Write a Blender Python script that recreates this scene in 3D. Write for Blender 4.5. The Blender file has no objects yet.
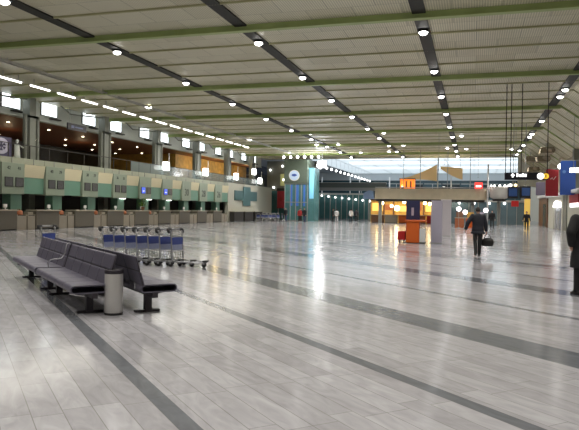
import bpy, math, random
from math import sin, cos, pi, radians as R
from mathutils import Vector, Matrix
random.seed(7)
SC = bpy.context.scene
COL = SC.collection
ORD = ['first','second','third','fourth','fifth','sixth','seventh','eighth','ninth','tenth','eleventh','twelfth',
       'thirteenth','fourteenth','fifteenth','sixteenth','seventeenth','eighteenth','nineteenth','twentieth']

# ------------------------------------------------------------------ materials
def mat(name, col, rough=.5, metal=0., spec=.5, noise=0., nscale=8., emit=None, strength=1., alpha=None, trans=0.):
    m = bpy.data.materials.new(name); m.use_nodes = True
    nt = m.node_tree; b = nt.nodes['Principled BSDF']
    c = (col[0], col[1], col[2], 1)
    b.inputs['Base Color'].default_value = c
    b.inputs['Roughness'].default_value = rough
    b.inputs['Metallic'].default_value = metal
    b.inputs['Specular IOR Level'].default_value = spec
    if trans: b.inputs['Transmission Weight'].default_value = trans
    if alpha is not None: b.inputs['Alpha'].default_value = alpha
    if noise:
        tc = nt.nodes.new('ShaderNodeTexCoord'); n = nt.nodes.new('ShaderNodeTexNoise')
        n.inputs['Scale'].default_value = nscale; n.inputs['Detail'].default_value = 3
        nt.links.new(tc.outputs['Object'], n.inputs['Vector'])
        mx = nt.nodes.new('ShaderNodeMix'); mx.data_type = 'RGBA'
        mx.inputs['A'].default_value = tuple(v*(1-noise) for v in col)+(1,)
        mx.inputs['B'].default_value = tuple(min(1, v*(1+noise)) for v in col)+(1,)
        nt.links.new(n.outputs['Fac'], mx.inputs['Factor'])
        nt.links.new(mx.outputs['Result'], b.inputs['Base Color'])
    if emit:
        b.inputs['Emission Color'].default_value = (emit[0], emit[1], emit[2], 1)
        b.inputs['Emission Strength'].default_value = strength
    return m

def stripes(name, ca, cb, scale, axis='X', rough=.5, metal=0., bump=0.):
    m = mat(name, ca, rough, metal); nt = m.node_tree; b = nt.nodes['Principled BSDF']
    tc = nt.nodes.new('ShaderNodeTexCoord'); w = nt.nodes.new('ShaderNodeTexWave')
    w.bands_direction = axis; w.inputs['Scale'].default_value = scale; w.inputs['Distortion'].default_value = 0
    nt.links.new(tc.outputs['Object'], w.inputs['Vector'])
    mx = nt.nodes.new('ShaderNodeMix'); mx.data_type = 'RGBA'
    mx.inputs['A'].default_value = (*ca, 1); mx.inputs['B'].default_value = (*cb, 1)
    nt.links.new(w.outputs['Fac'], mx.inputs['Factor']); nt.links.new(mx.outputs['Result'], b.inputs['Base Color'])
    if bump:
        bp = nt.nodes.new('ShaderNodeBump'); bp.inputs['Strength'].default_value = bump; bp.inputs['Distance'].default_value = .03
        nt.links.new(w.outputs['Fac'], bp.inputs['Height']); nt.links.new(bp.outputs['Normal'], b.inputs['Normal'])
    return m

def floor_mat():
    m = bpy.data.materials.new('polished_marble_planks'); m.use_nodes = True
    nt = m.node_tree; b = nt.nodes['Principled BSDF']; N = nt.nodes.new; L = nt.links.new
    tc = N('ShaderNodeTexCoord'); mp = N('ShaderNodeMapping')
    mp.inputs['Rotation'].default_value = (0, 0, R(45))      # u = along planks, v = across
    L(tc.outputs['Object'], mp.inputs['Vector'])
    sep = N('ShaderNodeSeparateXYZ'); L(mp.outputs['Vector'], sep.inputs['Vector'])
    P = 2.243
    sh = N('ShaderNodeVectorMath'); sh.operation = 'ADD'; sh.inputs[1].default_value = (0, -1.428 + P*40, 0)
    L(mp.outputs['Vector'], sh.inputs[0])
    br = N('ShaderNodeTexBrick'); L(sh.outputs['Vector'], br.inputs['Vector'])
    br.offset = .37; br.offset_frequency = 1; br.squash_frequency = 3; br.squash = .8
    br.inputs['Color1'].default_value = (.345, .337, .352, 1); br.inputs['Color2'].default_value = (.43, .422, .442, 1)
    br.inputs['Mortar'].default_value = (.25, .245, .235, 1); br.inputs['Scale'].default_value = 1
    br.inputs['Mortar Size'].default_value = .004; br.inputs['Mortar Smooth'].default_value = .2
    br.inputs['Brick Width'].default_value = 1.15; br.inputs['Row Height'].default_value = P/10
    n1 = N('ShaderNodeTexNoise'); n1.inputs['Scale'].default_value = 3.2; n1.inputs['Detail'].default_value = 6; n1.inputs['Distortion'].default_value = 1.6
    mp2 = N('ShaderNodeMapping'); mp2.inputs['Scale'].default_value = (.6, 2.0, 1); L(mp.outputs['Vector'], mp2.inputs['Vector']); L(mp2.outputs['Vector'], n1.inputs['Vector'])
    rp = N('ShaderNodeMapRange'); rp.inputs['From Min'].default_value = .3; rp.inputs['From Max'].default_value = .7
    rp.inputs['To Min'].default_value = .86; rp.inputs['To Max'].default_value = 1.12; L(n1.outputs['Fac'], rp.inputs['Value'])
    mul = N('ShaderNodeMix'); mul.data_type = 'RGBA'; mul.blend_type = 'MULTIPLY'; mul.inputs['Factor'].default_value = 1
    L(br.outputs['Color'], mul.inputs['A']); L(rp.outputs['Result'], mul.inputs['B'])
    # broad tone drift between plank areas
    n2 = N('ShaderNodeTexNoise'); n2.inputs['Scale'].default_value = .35; n2.inputs['Detail'].default_value = 2; L(tc.outputs['Object'], n2.inputs['Vector'])
    # dark stripes: one per period, every third one broad
    def math_(op, a, bb=None):
        q = N('ShaderNodeMath'); q.operation = op
        for i, x in enumerate((a, bb)):
            if x is None: continue
            if isinstance(x, (int, float)): q.inputs[i].default_value = x
            else: L(x, q.inputs[i])
        return q.outputs[0]
    v = sep.outputs['Y']
    def band(off, w, period):
        f = math_('FLOORED_MODULO', math_('ADD', v, -off), period)
        return math_('LESS_THAN', f, w)
    thin = band(1.428, .155, P)
    # broad bands lie at v=5.65 and v=10.5 and go on with the same rhythm
    broad = band(5.62, .62, P*2 + .35)
    msk = math_('MULTIPLY', math_('MAXIMUM', thin, math_('MULTIPLY', broad, math_('GREATER_THAN', v, 5))), .82)
    dk = N('ShaderNodeMix'); dk.data_type = 'RGBA'; L(msk, dk.inputs['Factor']); L(mul.outputs['Result'], dk.inputs['A'])
    dmul = N('ShaderNodeMix'); dmul.data_type = 'RGBA'; dmul.blend_type = 'MULTIPLY'; dmul.inputs['Factor'].default_value = 1
    dmul.inputs['A'].default_value = (.10, .11, .125, 1); L(rp.outputs['Result'], dmul.inputs['B'])
    L(dmul.outputs['Result'], dk.inputs['B'])
    L(dk.outputs['Result'], b.inputs['Base Color'])
    rr = N('ShaderNodeMapRange'); rr.inputs['To Min'].default_value = .10; rr.inputs['To Max'].default_value = .19
    L(n2.outputs['Fac'], rr.inputs['Value']); L(rr.outputs['Result'], b.inputs['Roughness'])
    b.inputs['Specular IOR Level'].default_value = .13
    n3 = N('ShaderNodeTexNoise'); n3.inputs['Scale'].default_value = 5; n3.inputs['Detail'].default_value = 1; L(tc.outputs['Object'], n3.inputs['Vector'])
    bp = N('ShaderNodeBump'); bp.inputs['Strength'].default_value = .035; bp.inputs['Distance'].default_value = .02
    return m

def ceiling_mat():
    m = bpy.data.materials.new('ribbed_ceiling_sheet'); m.use_nodes = True
    nt = m.node_tree; b = nt.nodes['Principled BSDF']; N = nt.nodes.new; L = nt.links.new
    tc = N('ShaderNodeTexCoord'); w = N('ShaderNodeTexWave'); w.bands_direction = 'X'
    w.inputs['Scale'].default_value = 3.4; L(tc.outputs['Object'], w.inputs['Vector'])
    br = N('ShaderNodeTexBrick'); br.inputs['Scale'].default_value = 1; br.inputs['Brick Width'].default_value = 1.76
    br.inputs['Row Height'].default_value = 2.8; br.inputs['Mortar Size'].default_value = .01
    br.inputs['Color1'].default_value = (.58, .55, .395, 1); br.inputs['Color2'].default_value = (.70, .67, .51, 1); br.inputs['Mortar'].default_value = (.25, .25, .17, 1)
    L(tc.outputs['Object'], br.inputs['Vector'])
    rp = N('ShaderNodeMapRange'); rp.inputs['To Min'].default_value = .72; rp.inputs['To Max'].default_value = 1.1; L(w.outputs['Fac'], rp.inputs['Value'])
    mul = N('ShaderNodeMix'); mul.data_type = 'RGBA'; mul.blend_type = 'MULTIPLY'; mul.inputs['Factor'].default_value = 1
    L(br.outputs['Color'], mul.inputs['A']); L(rp.outputs['Result'], mul.inputs['B'])
    L(mul.outputs['Result'], b.inputs['Base Color']); b.inputs['Roughness'].default_value = .42; b.inputs['Metallic'].default_value = 0
    bp = N('ShaderNodeBump'); bp.inputs['Strength'].default_value = .2; bp.inputs['Distance'].default_value = .03
    L(w.outputs['Fac'], bp.inputs['Height']); L(bp.outputs['Normal'], b.inputs['Normal'])
    return m

M = dict(
    floor=floor_mat(), ceil=ceiling_mat(),
    green=mat('green_paint', (.36, .45, .17), .45, noise=.15, nscale=1.5),
    rib=mat('olive_rib', (.42, .41, .23), .5),
    mezzback=mat('dark_brown_wall', (.055, .045, .03), .6, noise=.4, nscale=.8),
    ductbrown=mat('dull_brown_duct', (.22, .18, .12), .6, noise=.3),
    slot=mat('dark_slot', (.012, .012, .010), .6),
    alum=mat('aluminium', (.55, .55, .54), .35, .8),
    chrome=mat('chrome', (.75, .75, .76), .12, 1.),
    grey=mat('grey_paint', (.30, .31, .30), .5, noise=.1),
    colgrey=mat('column_grey', (.21, .22, .19), .5, noise=.12, nscale=2),
    greywhite=mat('grey_white_wall', (.58, .61, .58), .6, noise=.06),
    beige=mat('beige_wall', (.50, .45, .36), .6, noise=.08),
    pale=mat('pale_panel', (.56, .55, .47), .6, noise=.06),
    panel=mat('grey_green_panel', (.28, .335, .26), .5, noise=.06, nscale=2),
    teal=mat('teal_green_panel', (.155, .31, .235), .5, noise=.06, nscale=2),
    tealdark=mat('dark_teal_panel', (.07, .15, .16), .5),
    cream=mat('cream_panel', (.72, .66, .46), .55),
    strip=mat('greenish_rail', (.36, .38, .29), .5),
    desk=mat('brown_grey_laminate', (.145, .13, .105), .5, noise=.2, nscale=14),
    desktop=mat('pale_worktop', (.45, .40, .32), .4),
    box=mat('beige_steel_cladding', (.34, .30, .245), .45, noise=.1),
    black=mat('black', (.012, .011, .012), .5),
    darkwall=mat('dark_wall', (.035, .03, .028), .7),
    brown=mat('brown_wood', (.16, .075, .035), .5, noise=.25, nscale=4),
    redwood=stripes('red_brown_slats', (.17, .05, .025), (.26, .085, .04), 2.2, 'Y', .5),
    orangebrown=mat('orange_brown', (.42, .13, .05), .6, noise=.3),
    gold=mat('golden_wall', (.58, .34, .07), .6, noise=.6, nscale=1.6),
    screen=mat('grey_screen', (.045, .045, .045), .3, noise=.9, nscale=9, emit=(.5, .5, .5), strength=.05),
    bluescreen=mat('blue_screen', (.02, .05, .3), .3, emit=(.08, .16, .9), strength=.9),
    ink=mat('dark_lettering', (.02, .03, .03), .6),
    white=mat('white_paint', (.8, .8, .8), .5),
    lettering=mat('white_lettering', (.85, .85, .85), .4, emit=(1, 1, 1), strength=1.6),
    yellow=mat('yellow_sign', (.85, .5, .04), .4, emit=(1, .6, .05), strength=1.0),
    navysign=mat('navy_black_sign', (.012, .011, .022), .4),
    red=mat('red_banner', (.46, .03, .045), .6, noise=.08),
    blue=mat('blue_banner', (.02, .075, .34), .6, noise=.08),
    purple=mat('grey_purple_banner', (.22, .19, .27), .6),
    posterpurple=mat('dark_purple_print', (.07, .06, .13), .5),
    posterwhite=mat('pale_lilac_print', (.55, .53, .66), .5),
    orange=mat('orange_panel', (.72, .135, .018), .45),
    kred=mat('red_box', (.50, .015, .015), .45),
    navy=mat('navy_panel', (.03, .035, .11), .5, noise=.15),
    lilac=mat('lilac_panel', (.50, .48, .60), .5, noise=.05),
    lampwhite=mat('lamp_lens', (1, 1, 1), .4, emit=(1, .97, .92), strength=14),
    tube=mat('fluorescent_tube', (1, 1, 1), .4, emit=(1, .96, .86), strength=9),
    washlight=mat('wall_wash_glow', (1, 1, 1), .4, emit=(.88, .96, 1), strength=2.6),
    boxlight=mat('lit_lamp_box', (1, 1, 1), .4, emit=(1, .99, .95), strength=5),
    floodlight=mat('floodlight_lens', (1, 1, 1), .4, emit=(.97, .98, 1), strength=200),
    farpanel=mat('luminous_ceiling', (1, 1, 1), .5, emit=(.86, .95, 1), strength=1.25),
    farglow=mat('glowing_ceiling_sheet', (.8, .85, .9), .5, emit=(.80, .93, 1), strength=.72),
    warmglobe=mat('warm_globe', (1, 1, 1), .4, emit=(1, .80, .45), strength=14),
    warmpanel=mat('backlit_menu_panel', (1, .7, .2), .4, emit=(1, .58, .12), strength=.55),
    cyan=mat('lit_cyan_glass', (.2, .5, .7), .3, emit=(.22, .60, .85), strength=.45),
    tealglass=mat('teal_glass', (.10, .24, .25), .12, noise=.25, nscale=1.2),
    darkglass=mat('dark_glass', (.03, .045, .05), .1),
    facade=mat('far_window_glass', (.06, .11, .13), .15, noise=.4, nscale=.4),
    seat=mat('dark_purple_grey_seat', (.125, .117, .155), .42, .2, noise=.2, nscale=30),
    seatedge=mat('dark_steel', (.035, .03, .038), .4, .3),
    bin=stripes('perforated_aluminium', (.44, .43, .42), (.60, .59, .58), 26, 'Z', .38, .35),
    rubber=mat('black_rubber', (.02, .02, .02), .6),
    adblue=mat('blue_advert', (.04, .065, .26), .4, noise=.25, nscale=20),
    adpale=mat('pale_blue_advert', (.28, .31, .45), .4, noise=.2, nscale=20),
    steel=mat('trolley_steel', (.42, .42, .44), .3, .8),
    skin=mat('skin', (.50, .29, .21), .5),
    hairdark=mat('dark_hair', (.022, .016, .012), .6),
    hairgrey=mat('grey_hair', (.20, .19, .18), .6),
    jacketnavy=mat('navy_black_jacket', (.014, .016, .026), .7, noise=.3, nscale=20),
    coatblack=mat('black_coat', (.008, .008, .010), .75, noise=.3, nscale=20),
    trousers=mat('charcoal_trousers', (.018, .019, .020), .7, noise=.2, nscale=20),
    jeans=mat('blue_jeans', (.04, .06, .13), .7),
    whitecloth=mat('pale_cloth', (.60, .58, .58), .7),
    redcloth=mat('red_cloth', (.4, .03, .03), .7),
    leather=mat('black_leather', (.012, .011, .011), .4),
    tan=mat('tan_wood_ceiling', (.80, .58, .30), .5, noise=.12, nscale=.5),
    bridge=mat('tan_grey_parapet', (.56, .49, .36), .6, noise=.2, nscale=1.2),
    farwhite=mat('far_white_ceiling', (.72, .76, .78), .6),
    leafgreen=mat('leaf_green', (.14, .30, .04), .6, noise=.4),
    drum=mat('white_grey_drum', (.62, .61, .58), .5, noise=.08),
    orangelit=mat('lit_orange_sign', (.9, .2, .02), .4, emit=(1, .25, .03), strength=1.1),
    redlit=mat('lit_red_sign', (.9, .05, .04), .4, emit=(1, .09, .07), strength=1.0),
)

# ------------------------------------------------------------------ mesh builder
class MB:
    def __init__(s): s.v = []; s.f = []
    def add(s, v, f):
        o = len(s.v); s.v += [tuple(x) for x in v]; s.f += [tuple(i+o for i in q) for q in f]; return s
    def box(s, c, d, rz=0, rx=0, ry=0):
        hx, hy, hz = d[0]/2, d[1]/2, d[2]/2
        m = Matrix.Rotation(rz, 3, 'Z') @ Matrix.Rotation(ry, 3, 'Y') @ Matrix.Rotation(rx, 3, 'X'); c = Vector(c)
        v = [c + m @ Vector((x*hx, y*hy, z*hz)) for z in (-1, 1) for y in (-1, 1) for x in (-1, 1)]
        return s.add(v, [(0,2,3,1),(4,5,7,6),(0,1,5,4),(2,6,7,3),(0,4,6,2),(1,3,7,5)])
    def bb(s, x0, x1, y0, y1, z0, z1): return s.box(((x0+x1)/2, (y0+y1)/2, (z0+z1)/2), (x1-x0, y1-y0, z1-z0))
    def cyl(s, p, q, r, r2=None, n=12):
        p, q = Vector(p), Vector(q); r2 = r if r2 is None else r2
        d = (q-p).normalized(); a = d.orthogonal().normalized(); b = d.cross(a)
        v = [p + (a*cos(2*pi*i/n) + b*sin(2*pi*i/n))*r for i in range(n)] + [q + (a*cos(2*pi*i/n) + b*sin(2*pi*i/n))*r2 for i in range(n)]
        f = [(i, (i+1) % n, n+(i+1) % n, n+i) for i in range(n)] + [tuple(range(n-1, -1, -1)), tuple(range(n, 2*n))]
        return s.add(v, f)
    def path(s, pts, r, n=8):
        pts = [Vector(p) for p in pts]; v = []; f = []; a = None
        for i, p in enumerate(pts):
            d = (pts[min(i+1, len(pts)-1)] - pts[max(i-1, 0)]).normalized()
            a = d.orthogonal().normalized() if a is None else (a - d*a.dot(d)).normalized()
            b = d.cross(a)
            v += [p + (a*cos(2*pi*k/n) + b*sin(2*pi*k/n))*r for k in range(n)]
        for i in range(len(pts)-1):
            f += [(i*n+k, i*n+(k+1) % n, (i+1)*n+(k+1) % n, (i+1)*n+k) for k in range(n)]
        f += [tuple(range(n-1, -1, -1)), tuple(range((len(pts)-1)*n, len(pts)*n))]
        return s.add(v, f)
    def ball(s, c, r, nu=14, nv=9):
        r = (r, r, r) if isinstance(r, (int, float)) else r
        v = [(c[0], c[1], c[2]-r[2])]; f = []
        for j in range(1, nv):
            t = -pi/2 + pi*j/nv
            v += [(c[0]+r[0]*cos(t)*cos(2*pi*i/nu), c[1]+r[1]*cos(t)*sin(2*pi*i/nu), c[2]+r[2]*sin(t)) for i in range(nu)]
        v.append((c[0], c[1], c[2]+r[2])); last = len(v)-1
        f += [(0, 1+(i+1) % nu, 1+i) for i in range(nu)]
        for j in range(nv-2):
            o = 1+j*nu; f += [(o+i, o+(i+1) % nu, o+nu+(i+1) % nu, o+nu+i) for i in range(nu)]
        o = 1+(nv-2)*nu; f += [(o+i, o+(i+1) % nu, last) for i in range(nu)]
        return s.add(v, f)
    def loft(s, rings, n=18):      # rings: (z, rx, ry, ox, oy)
        v = []; f = []
        for z, rx, ry, ox, oy in rings: v += [(ox+rx*cos(2*pi*i/n), oy+ry*sin(2*pi*i/n), z) for i in range(n)]
        for j in range(len(rings)-1): f += [(j*n+i, j*n+(i+1) % n, (j+1)*n+(i+1) % n, (j+1)*n+i) for i in range(n)]
        f += [tuple(range(n-1, -1, -1)), tuple(range((len(rings)-1)*n, len(rings)*n))]
        return s.add(v, f)
    def lathe(s, prof, c=(0, 0, 0), n=24): return s.loft([(c[2]+z, r, r, c[0], c[1]) for r, z in prof], n)
    def prism(s, poly, axis, lo, hi):   # poly in the two other axes (order x<y<z)
        def pt(a, b, h): return (h, a, b) if axis == 0 else ((a, h, b) if axis == 1 else (a, b, h))
        n = len(poly); v = [pt(a, b, lo) for a, b in poly] + [pt(a, b, hi) for a, b in poly]
        return s.add(v, [(i, (i+1) % n, n+(i+1) % n, n+i) for i in range(n)] + [tuple(range(n-1, -1, -1)), tuple(range(n, 2*n))])
    def ring(s, outer, inner, axis, lo, hi):   # hollow band between two closed outlines
        n = len(outer)
        def pt(a, b, h): return (h, a, b) if axis == 0 else ((a, h, b) if axis == 1 else (a, b, h))
        v = [pt(*p, lo) for p in outer] + [pt(*p, hi) for p in outer] + [pt(*p, lo) for p in inner] + [pt(*p, hi) for p in inner]
        f = []
        for i in range(n):
            j = (i+1) % n
            f += [(i, j, n+j, n+i), (2*n+i, 3*n+i, 3*n+j, 2*n+j), (i, 2*n+i, 2*n+j, j), (n+i, n+j, 3*n+j, 3*n+i)]
        return s.add(v, f)
    def build(s, name, m, parent=None, smooth=False, bevel=0, remesh=0, loc=None):
        me = bpy.data.meshes.new(name); me.from_pydata(s.v, [], s.f); me.update()
        import bmesh
        bm = bmesh.new(); bm.from_mesh(me); bmesh.ops.recalc_face_normals(bm, faces=bm.faces); bm.to_mesh(me); bm.free()
        me.materials.append(M[m] if isinstance(m, str) else m)
        o = bpy.data.objects.new(name, me); COL.objects.link(o)
        if parent: o.parent = parent
        if loc: o.location = loc
        if smooth:
            for p in me.polygons: p.use_smooth = True
        if bevel:
            b = o.modifiers.new('bevel', 'BEVEL'); b.width = bevel; b.segments = 2; b.limit_method = 'ANGLE'
        if remesh:
            r = o.modifiers.new('remesh', 'REMESH'); r.mode = 'VOXEL'; r.voxel_size = remesh; r.use_smooth_shade = True
            k = o.modifiers.new('smooth', 'SMOOTH'); k.factor = .5; k.iterations = 3
        return o

def tag(o, label=None, cat=None, group=None, kind=None):
    if label: o['label'] = label
    if cat: o['category'] = cat
    if group: o['group'] = group
    if kind: o['kind'] = kind
    return o
def thing(name, label, cat, loc=(0, 0, 0), rz=0, group=None):
    o = bpy.data.objects.new(name, None); COL.objects.link(o); o.empty_display_size = .2
    o.location = loc; o.rotation_euler = (0, 0, rz)
    return tag(o, label, cat, group)
def struct(name, mb, m, label, cat, **k): return tag(mb.build(name, m, **k), label, cat, kind='structure')
def copy_tree(o, parent=None):
    c = o.copy(); COL.objects.link(c)
    if parent: c.parent = parent
    for ch in list(o.children): copy_tree(ch, c)
    return c
def place(proto, first, loc, rz=0, label=None, group=None):
    o = proto if first else copy_tree(proto)
    o.location = loc; o.rotation_euler = (0, 0, rz)
    if label: o['label'] = label
    if group: o['group'] = group
    return o
def spot(name, loc, power, col=(1, .965, .91), size=150, blend=.6, radius=.2, rot=(0, 0, 0)):
    l = bpy.data.lights.new(name, 'SPOT'); l.energy = power; l.color = col; l.spot_size = R(size); l.spot_blend = blend; l.shadow_soft_size = radius
    o = bpy.data.objects.new(name, l); o.location = loc; o.rotation_euler = rot; COL.objects.link(o); return o
def point(name, loc, power, col=(1, .9, .75), radius=.2):
    l = bpy.data.lights.new(name, 'POINT'); l.energy = power; l.color = col; l.shadow_soft_size = radius
    o = bpy.data.objects.new(name, l); o.location = loc; COL.objects.link(o); return o
def area(name, loc, power, sx, sy, col=(1, 1, 1), rot=(0, 0, 0)):
    l = bpy.data.lights.new(name, 'AREA'); l.shape = 'RECTANGLE'; l.size = sx; l.size_y = sy; l.energy = power; l.color = col
    o = bpy.data.objects.new(name, l); o.location = loc; o.rotation_euler = rot; COL.objects.link(o); return o
def text(name, body, size, m, parent, loc, rot, align='CENTER'):
    c = bpy.data.curves.new(name, 'FONT'); c.body = body; c.size = size; c.align_x = align; c.align_y = 'CENTER'; c.extrude = .006
    t = bpy.data.objects.new(name, c); COL.objects.link(t); bpy.context.view_layer.update()
    me = bpy.data.meshes.new_from_object(t.evaluated_get(bpy.context.evaluated_depsgraph_get())); bpy.data.objects.remove(t); bpy.data.curves.remove(c)
    me.materials.clear(); me.materials.append(M[m])
    o = bpy.data.objects.new(name, me); COL.objects.link(o); o.parent = parent; o.location = loc; o.rotation_euler = rot; return o

# ------------------------------------------------------------------ setting
Y0, Y1, YF = -14., 88., 160.
struct('floor', MB().bb(-46, 14, Y0, YF, -.3, 0), 'floor', 'polished pale marble plank floor with dark diagonal stripes', 'floor')
struct('ceiling', MB().bb(-30.0, 5.6, Y0, Y1, 9.0, 9.3), 'ceil', 'olive grey ribbed sheet ceiling of the main hall', 'ceiling')
# ceiling slopes down to the right of the last light track
sl = MB().prism([(5.6, 9.0), (11.2, 4.93), (11.2, 5.23), (5.6, 9.3)], 1, Y0, Y1)
struct('ceiling_slope', sl, 'ceil', 'sloping strip of ceiling above the shops on the right', 'ceiling')
struct('wall_right', MB().bb(11, 11.3, Y0, YF, 0, 9.3), 'beige', 'beige wall behind the shop fronts on the right', 'wall')
struct('wall_back', MB().bb(-46, 11.3, Y0-.3, Y0, 0, 9.3), 'beige', 'wall behind the viewer', 'wall')
# ceiling beams and ribs across the hall
k = 0
for i in range(-3, 6):
    y = 23.6 + 11.2*i
    if y < Y0: continue
    b = MB().bb(-30, 5.6, y-.07, y+.07, 8.78, 9.0)
    b.bb(-30, 5.6, y-.14, y+.14, 8.74, 8.79)
    b.prism([(5.6, 8.86), (11, 4.94), (11, 4.98), (5.6, 9.0)], 1, y-.07, y+.07)
    struct('ceiling_beam', b, 'green', 'green painted ceiling beam crossing the hall, %s' % ('near the camera' if i < 1 else ORD[i]+' from the camera'), 'ceiling beam')
    for j in (1, 2, 3):
        yy = y + 2.8*j
        if yy > Y1: continue
        r = MB().bb(-30, 5.6, yy-.04, yy+.04, 8.93, 9.0)
        r.prism([(5.6, 8.94), (11, 5.02), (11, 5.08), (5.6, 9.0)], 1, yy-.04, yy+.04)
        struct('ceiling_rib', r, 'rib', 'thin olive rib between two ceiling beams', 'ceiling rib')

# light tracks
TRK = [(-22.7, 'far left', 'alum'), (-16.2, 'second', 'slot'), (-9.15, 'third', 'slot'), (-2.07, 'fourth', 'slot'), (5.05, 'rightmost', 'slot')]
for x, w, m in TRK:
    t = MB()
    if m == 'slot':
        y = Y0+1
        t.bb(x-.25, x+.25, y, Y1-1, 8.93, 8.998)
        tag(t.build('lighting_track', 'slot'), 'dark recessed lighting track along the ceiling, %s from the left' % w.replace('far left', 'first').replace('rightmost', 'last'), 'lighting track', 'ceiling lighting tracks')
    else:
        r = thing('cable_ladder', 'grey metal cable ladder hung along the ceiling above the check-in hall', 'cable ladder', (x, 0, 8.8))
        t.bb(-.16, -.12, Y0+1, Y1-1, -.05, .05); t.bb(.12, .16, Y0+1, Y1-1, -.05, .05); t.build('side_rail', m, r)
        g = MB(); h = MB()
        yy = Y0+1.2
        while yy < Y1-1.2:
            g.bb(-.12, .12, yy-.03, yy+.03, -.03, .03); yy += .45
        g.build('rung', m, r)['kind'] = 'stuff'
        for yy in [12+2.8*q for q in range(27)]: h.bb(-.02, .02, yy, yy+.04, .05, .2)
        h.build('hanger', m, r)

def downlight():
    t = thing('ceiling_downlight', 'x', 'ceiling light')
    MB().lathe([(.18, .10), (.22, .09), (.22, .02), (.19, .01)], n=18).build('housing', 'slot', t, True)
    MB().ball((0, 0, .0), (.18, .18, .11)).build('lens', 'lampwhite', t, True)
    return t
DL = downlight(); first = True
LY = [25.7+7.3*i for i in range(-5, 9)]
rows = [(-22.7, [40.3, 61.5, 76], 'cable ladder on the left'), (-16.2, LY, 'second dark track from the left'), (-9.15, LY, 'third dark track from the left'),
        (-2.07, LY, 'middle dark track'), (5.05, [3.8, 11.1, 18.4, 25, 39.5, 41.8, 52.6, 61, 63.5, 71, 77, 82], 'rightmost dark track')]
SPOTP = 900
for x, ys, w in rows:
    n = 0
    for y in ys:
        z = 8.83
        if y > 24: n += 1
        lab = 'round white downlight on the %s, %s' % (w, 'behind the viewer' if y < 0 else 'above the foreground' if y < 24 else ORD[n-1]+' from the camera')
        place(DL, first, (x, y, z), 0, lab, 'downlights along the ceiling tracks'); first = False
        spot('downlight_lamp', (x, y, z-.2), SPOTP if x > -20 else SPOTP*.5, size=118, blend=.45)
# second lamps that sit beside the tracks far away
for i, (x, y) in enumerate([(-15.2, 58), (-14.6, 68), (-17.1, 68), (-13.8, 78), (-8.2, 58.5), (-7.6, 70), (-10.1, 77), (-1.2, 62), (-3.0, 74), (-.9, 75), (4.1, 76)]):
    place(DL, False, (x, y, 8.90), 0, 'small white ceiling spot beside the %s track, %s' % (['second','second','second','second','third','third','third','middle','middle','middle','rightmost'][i],
          ['nearest','just behind the nearest','just left of its neighbour','deepest in the hall','nearest','midway','deepest in the hall','nearest','deeper on the left side','deeper on the right side','deepest in the hall'][i]), 'spots beside the tracks')
# rows of fluorescent fittings over the check-in desks
fl = thing('fluorescent_light', 'x', 'ceiling light')
MB().bb(-.09, .09, -.95, .95, .02, .10).build('housing', 'white', fl)
t = MB().cyl((0, -.88, 0), (0, .80, 0), .05, n=10); t.build('tube', 'tube', fl, True)
t = MB().bb(-.02, .02, -.62, -.58, .1, .4).bb(-.02, .02, .58, .62, .1, .4); t.build('hanger', 'alum', fl)
for i in range(-1, 16):
    y = 28.95+2.5*i
    place(fl, i == -1, (-25.0, y, 8.6), 0, 'white fluorescent light over the check-in desks, %s' % ('just outside the left edge' if i < 0 else ORD[i]+' from the left edge'), 'fluorescent lights over the check-in desks')
area('fluorescent_glow', (-25.0, 47.5, 8.5), 1250, 1.8, 44, (1, .95, .84))

# ------------------------------------------------------------------ left side: upper wall, columns, mezzanine
up = MB().bb(-31.0, -30.6, Y0, Y1, 7.75, 9.6).bb(-30.6, -30.5, Y0, Y1, 7.75, 7.85).bb(-31, -30, Y0, Y1, 9.5, 9.6)
struct('wall_left_upper', up, 'greywhite', 'grey white upper wall strip under the ceiling on the left', 'wall')
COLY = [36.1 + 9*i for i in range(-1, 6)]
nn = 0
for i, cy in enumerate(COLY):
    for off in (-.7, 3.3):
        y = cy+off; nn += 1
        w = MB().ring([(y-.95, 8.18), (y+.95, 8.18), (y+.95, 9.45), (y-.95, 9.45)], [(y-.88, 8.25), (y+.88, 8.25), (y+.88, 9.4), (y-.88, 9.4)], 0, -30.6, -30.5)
        fr = struct('window_%d' % nn, w, 'grey', 'bright square pane standing in for uplighter wash on the upper left wall, %s along' % ORD[nn-1], 'window')
        MB().bb(-30.59, -30.55, y-.88, y+.88, 8.25, 9.4).build('pane', 'washlight', fr)  # glowing pane stands in for uplighter wash on the wall
        MB().bb(-30.5, -30.2, y-.1, y+1.0, 8.0, 8.09).build('dark_bar', 'darkwall', fr)
    c = MB().bb(-29.9, -29.3, cy-.3, cy+.3, 0, 9.0)
    for d in (-.62, .62): c.cyl((-29.4, cy+d, 4.6), (-29.4, cy+d, 7.75), .11); c.bb(-29.5, -29.3, cy-abs(d), cy+abs(d), 7.6, 7.75)
    c.cyl((-29.6, cy, 8.9), (-29.6, cy-4.4, 8.55), .06); c.cyl((-29.6, cy-4.4, 8.55), (-29.6, cy-5.6, 9), .05)
    struct('column', c, 'colgrey', 'grey steel column with twin pipes and roof braces, %s of the left row' % ORD[i], 'column')
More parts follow.
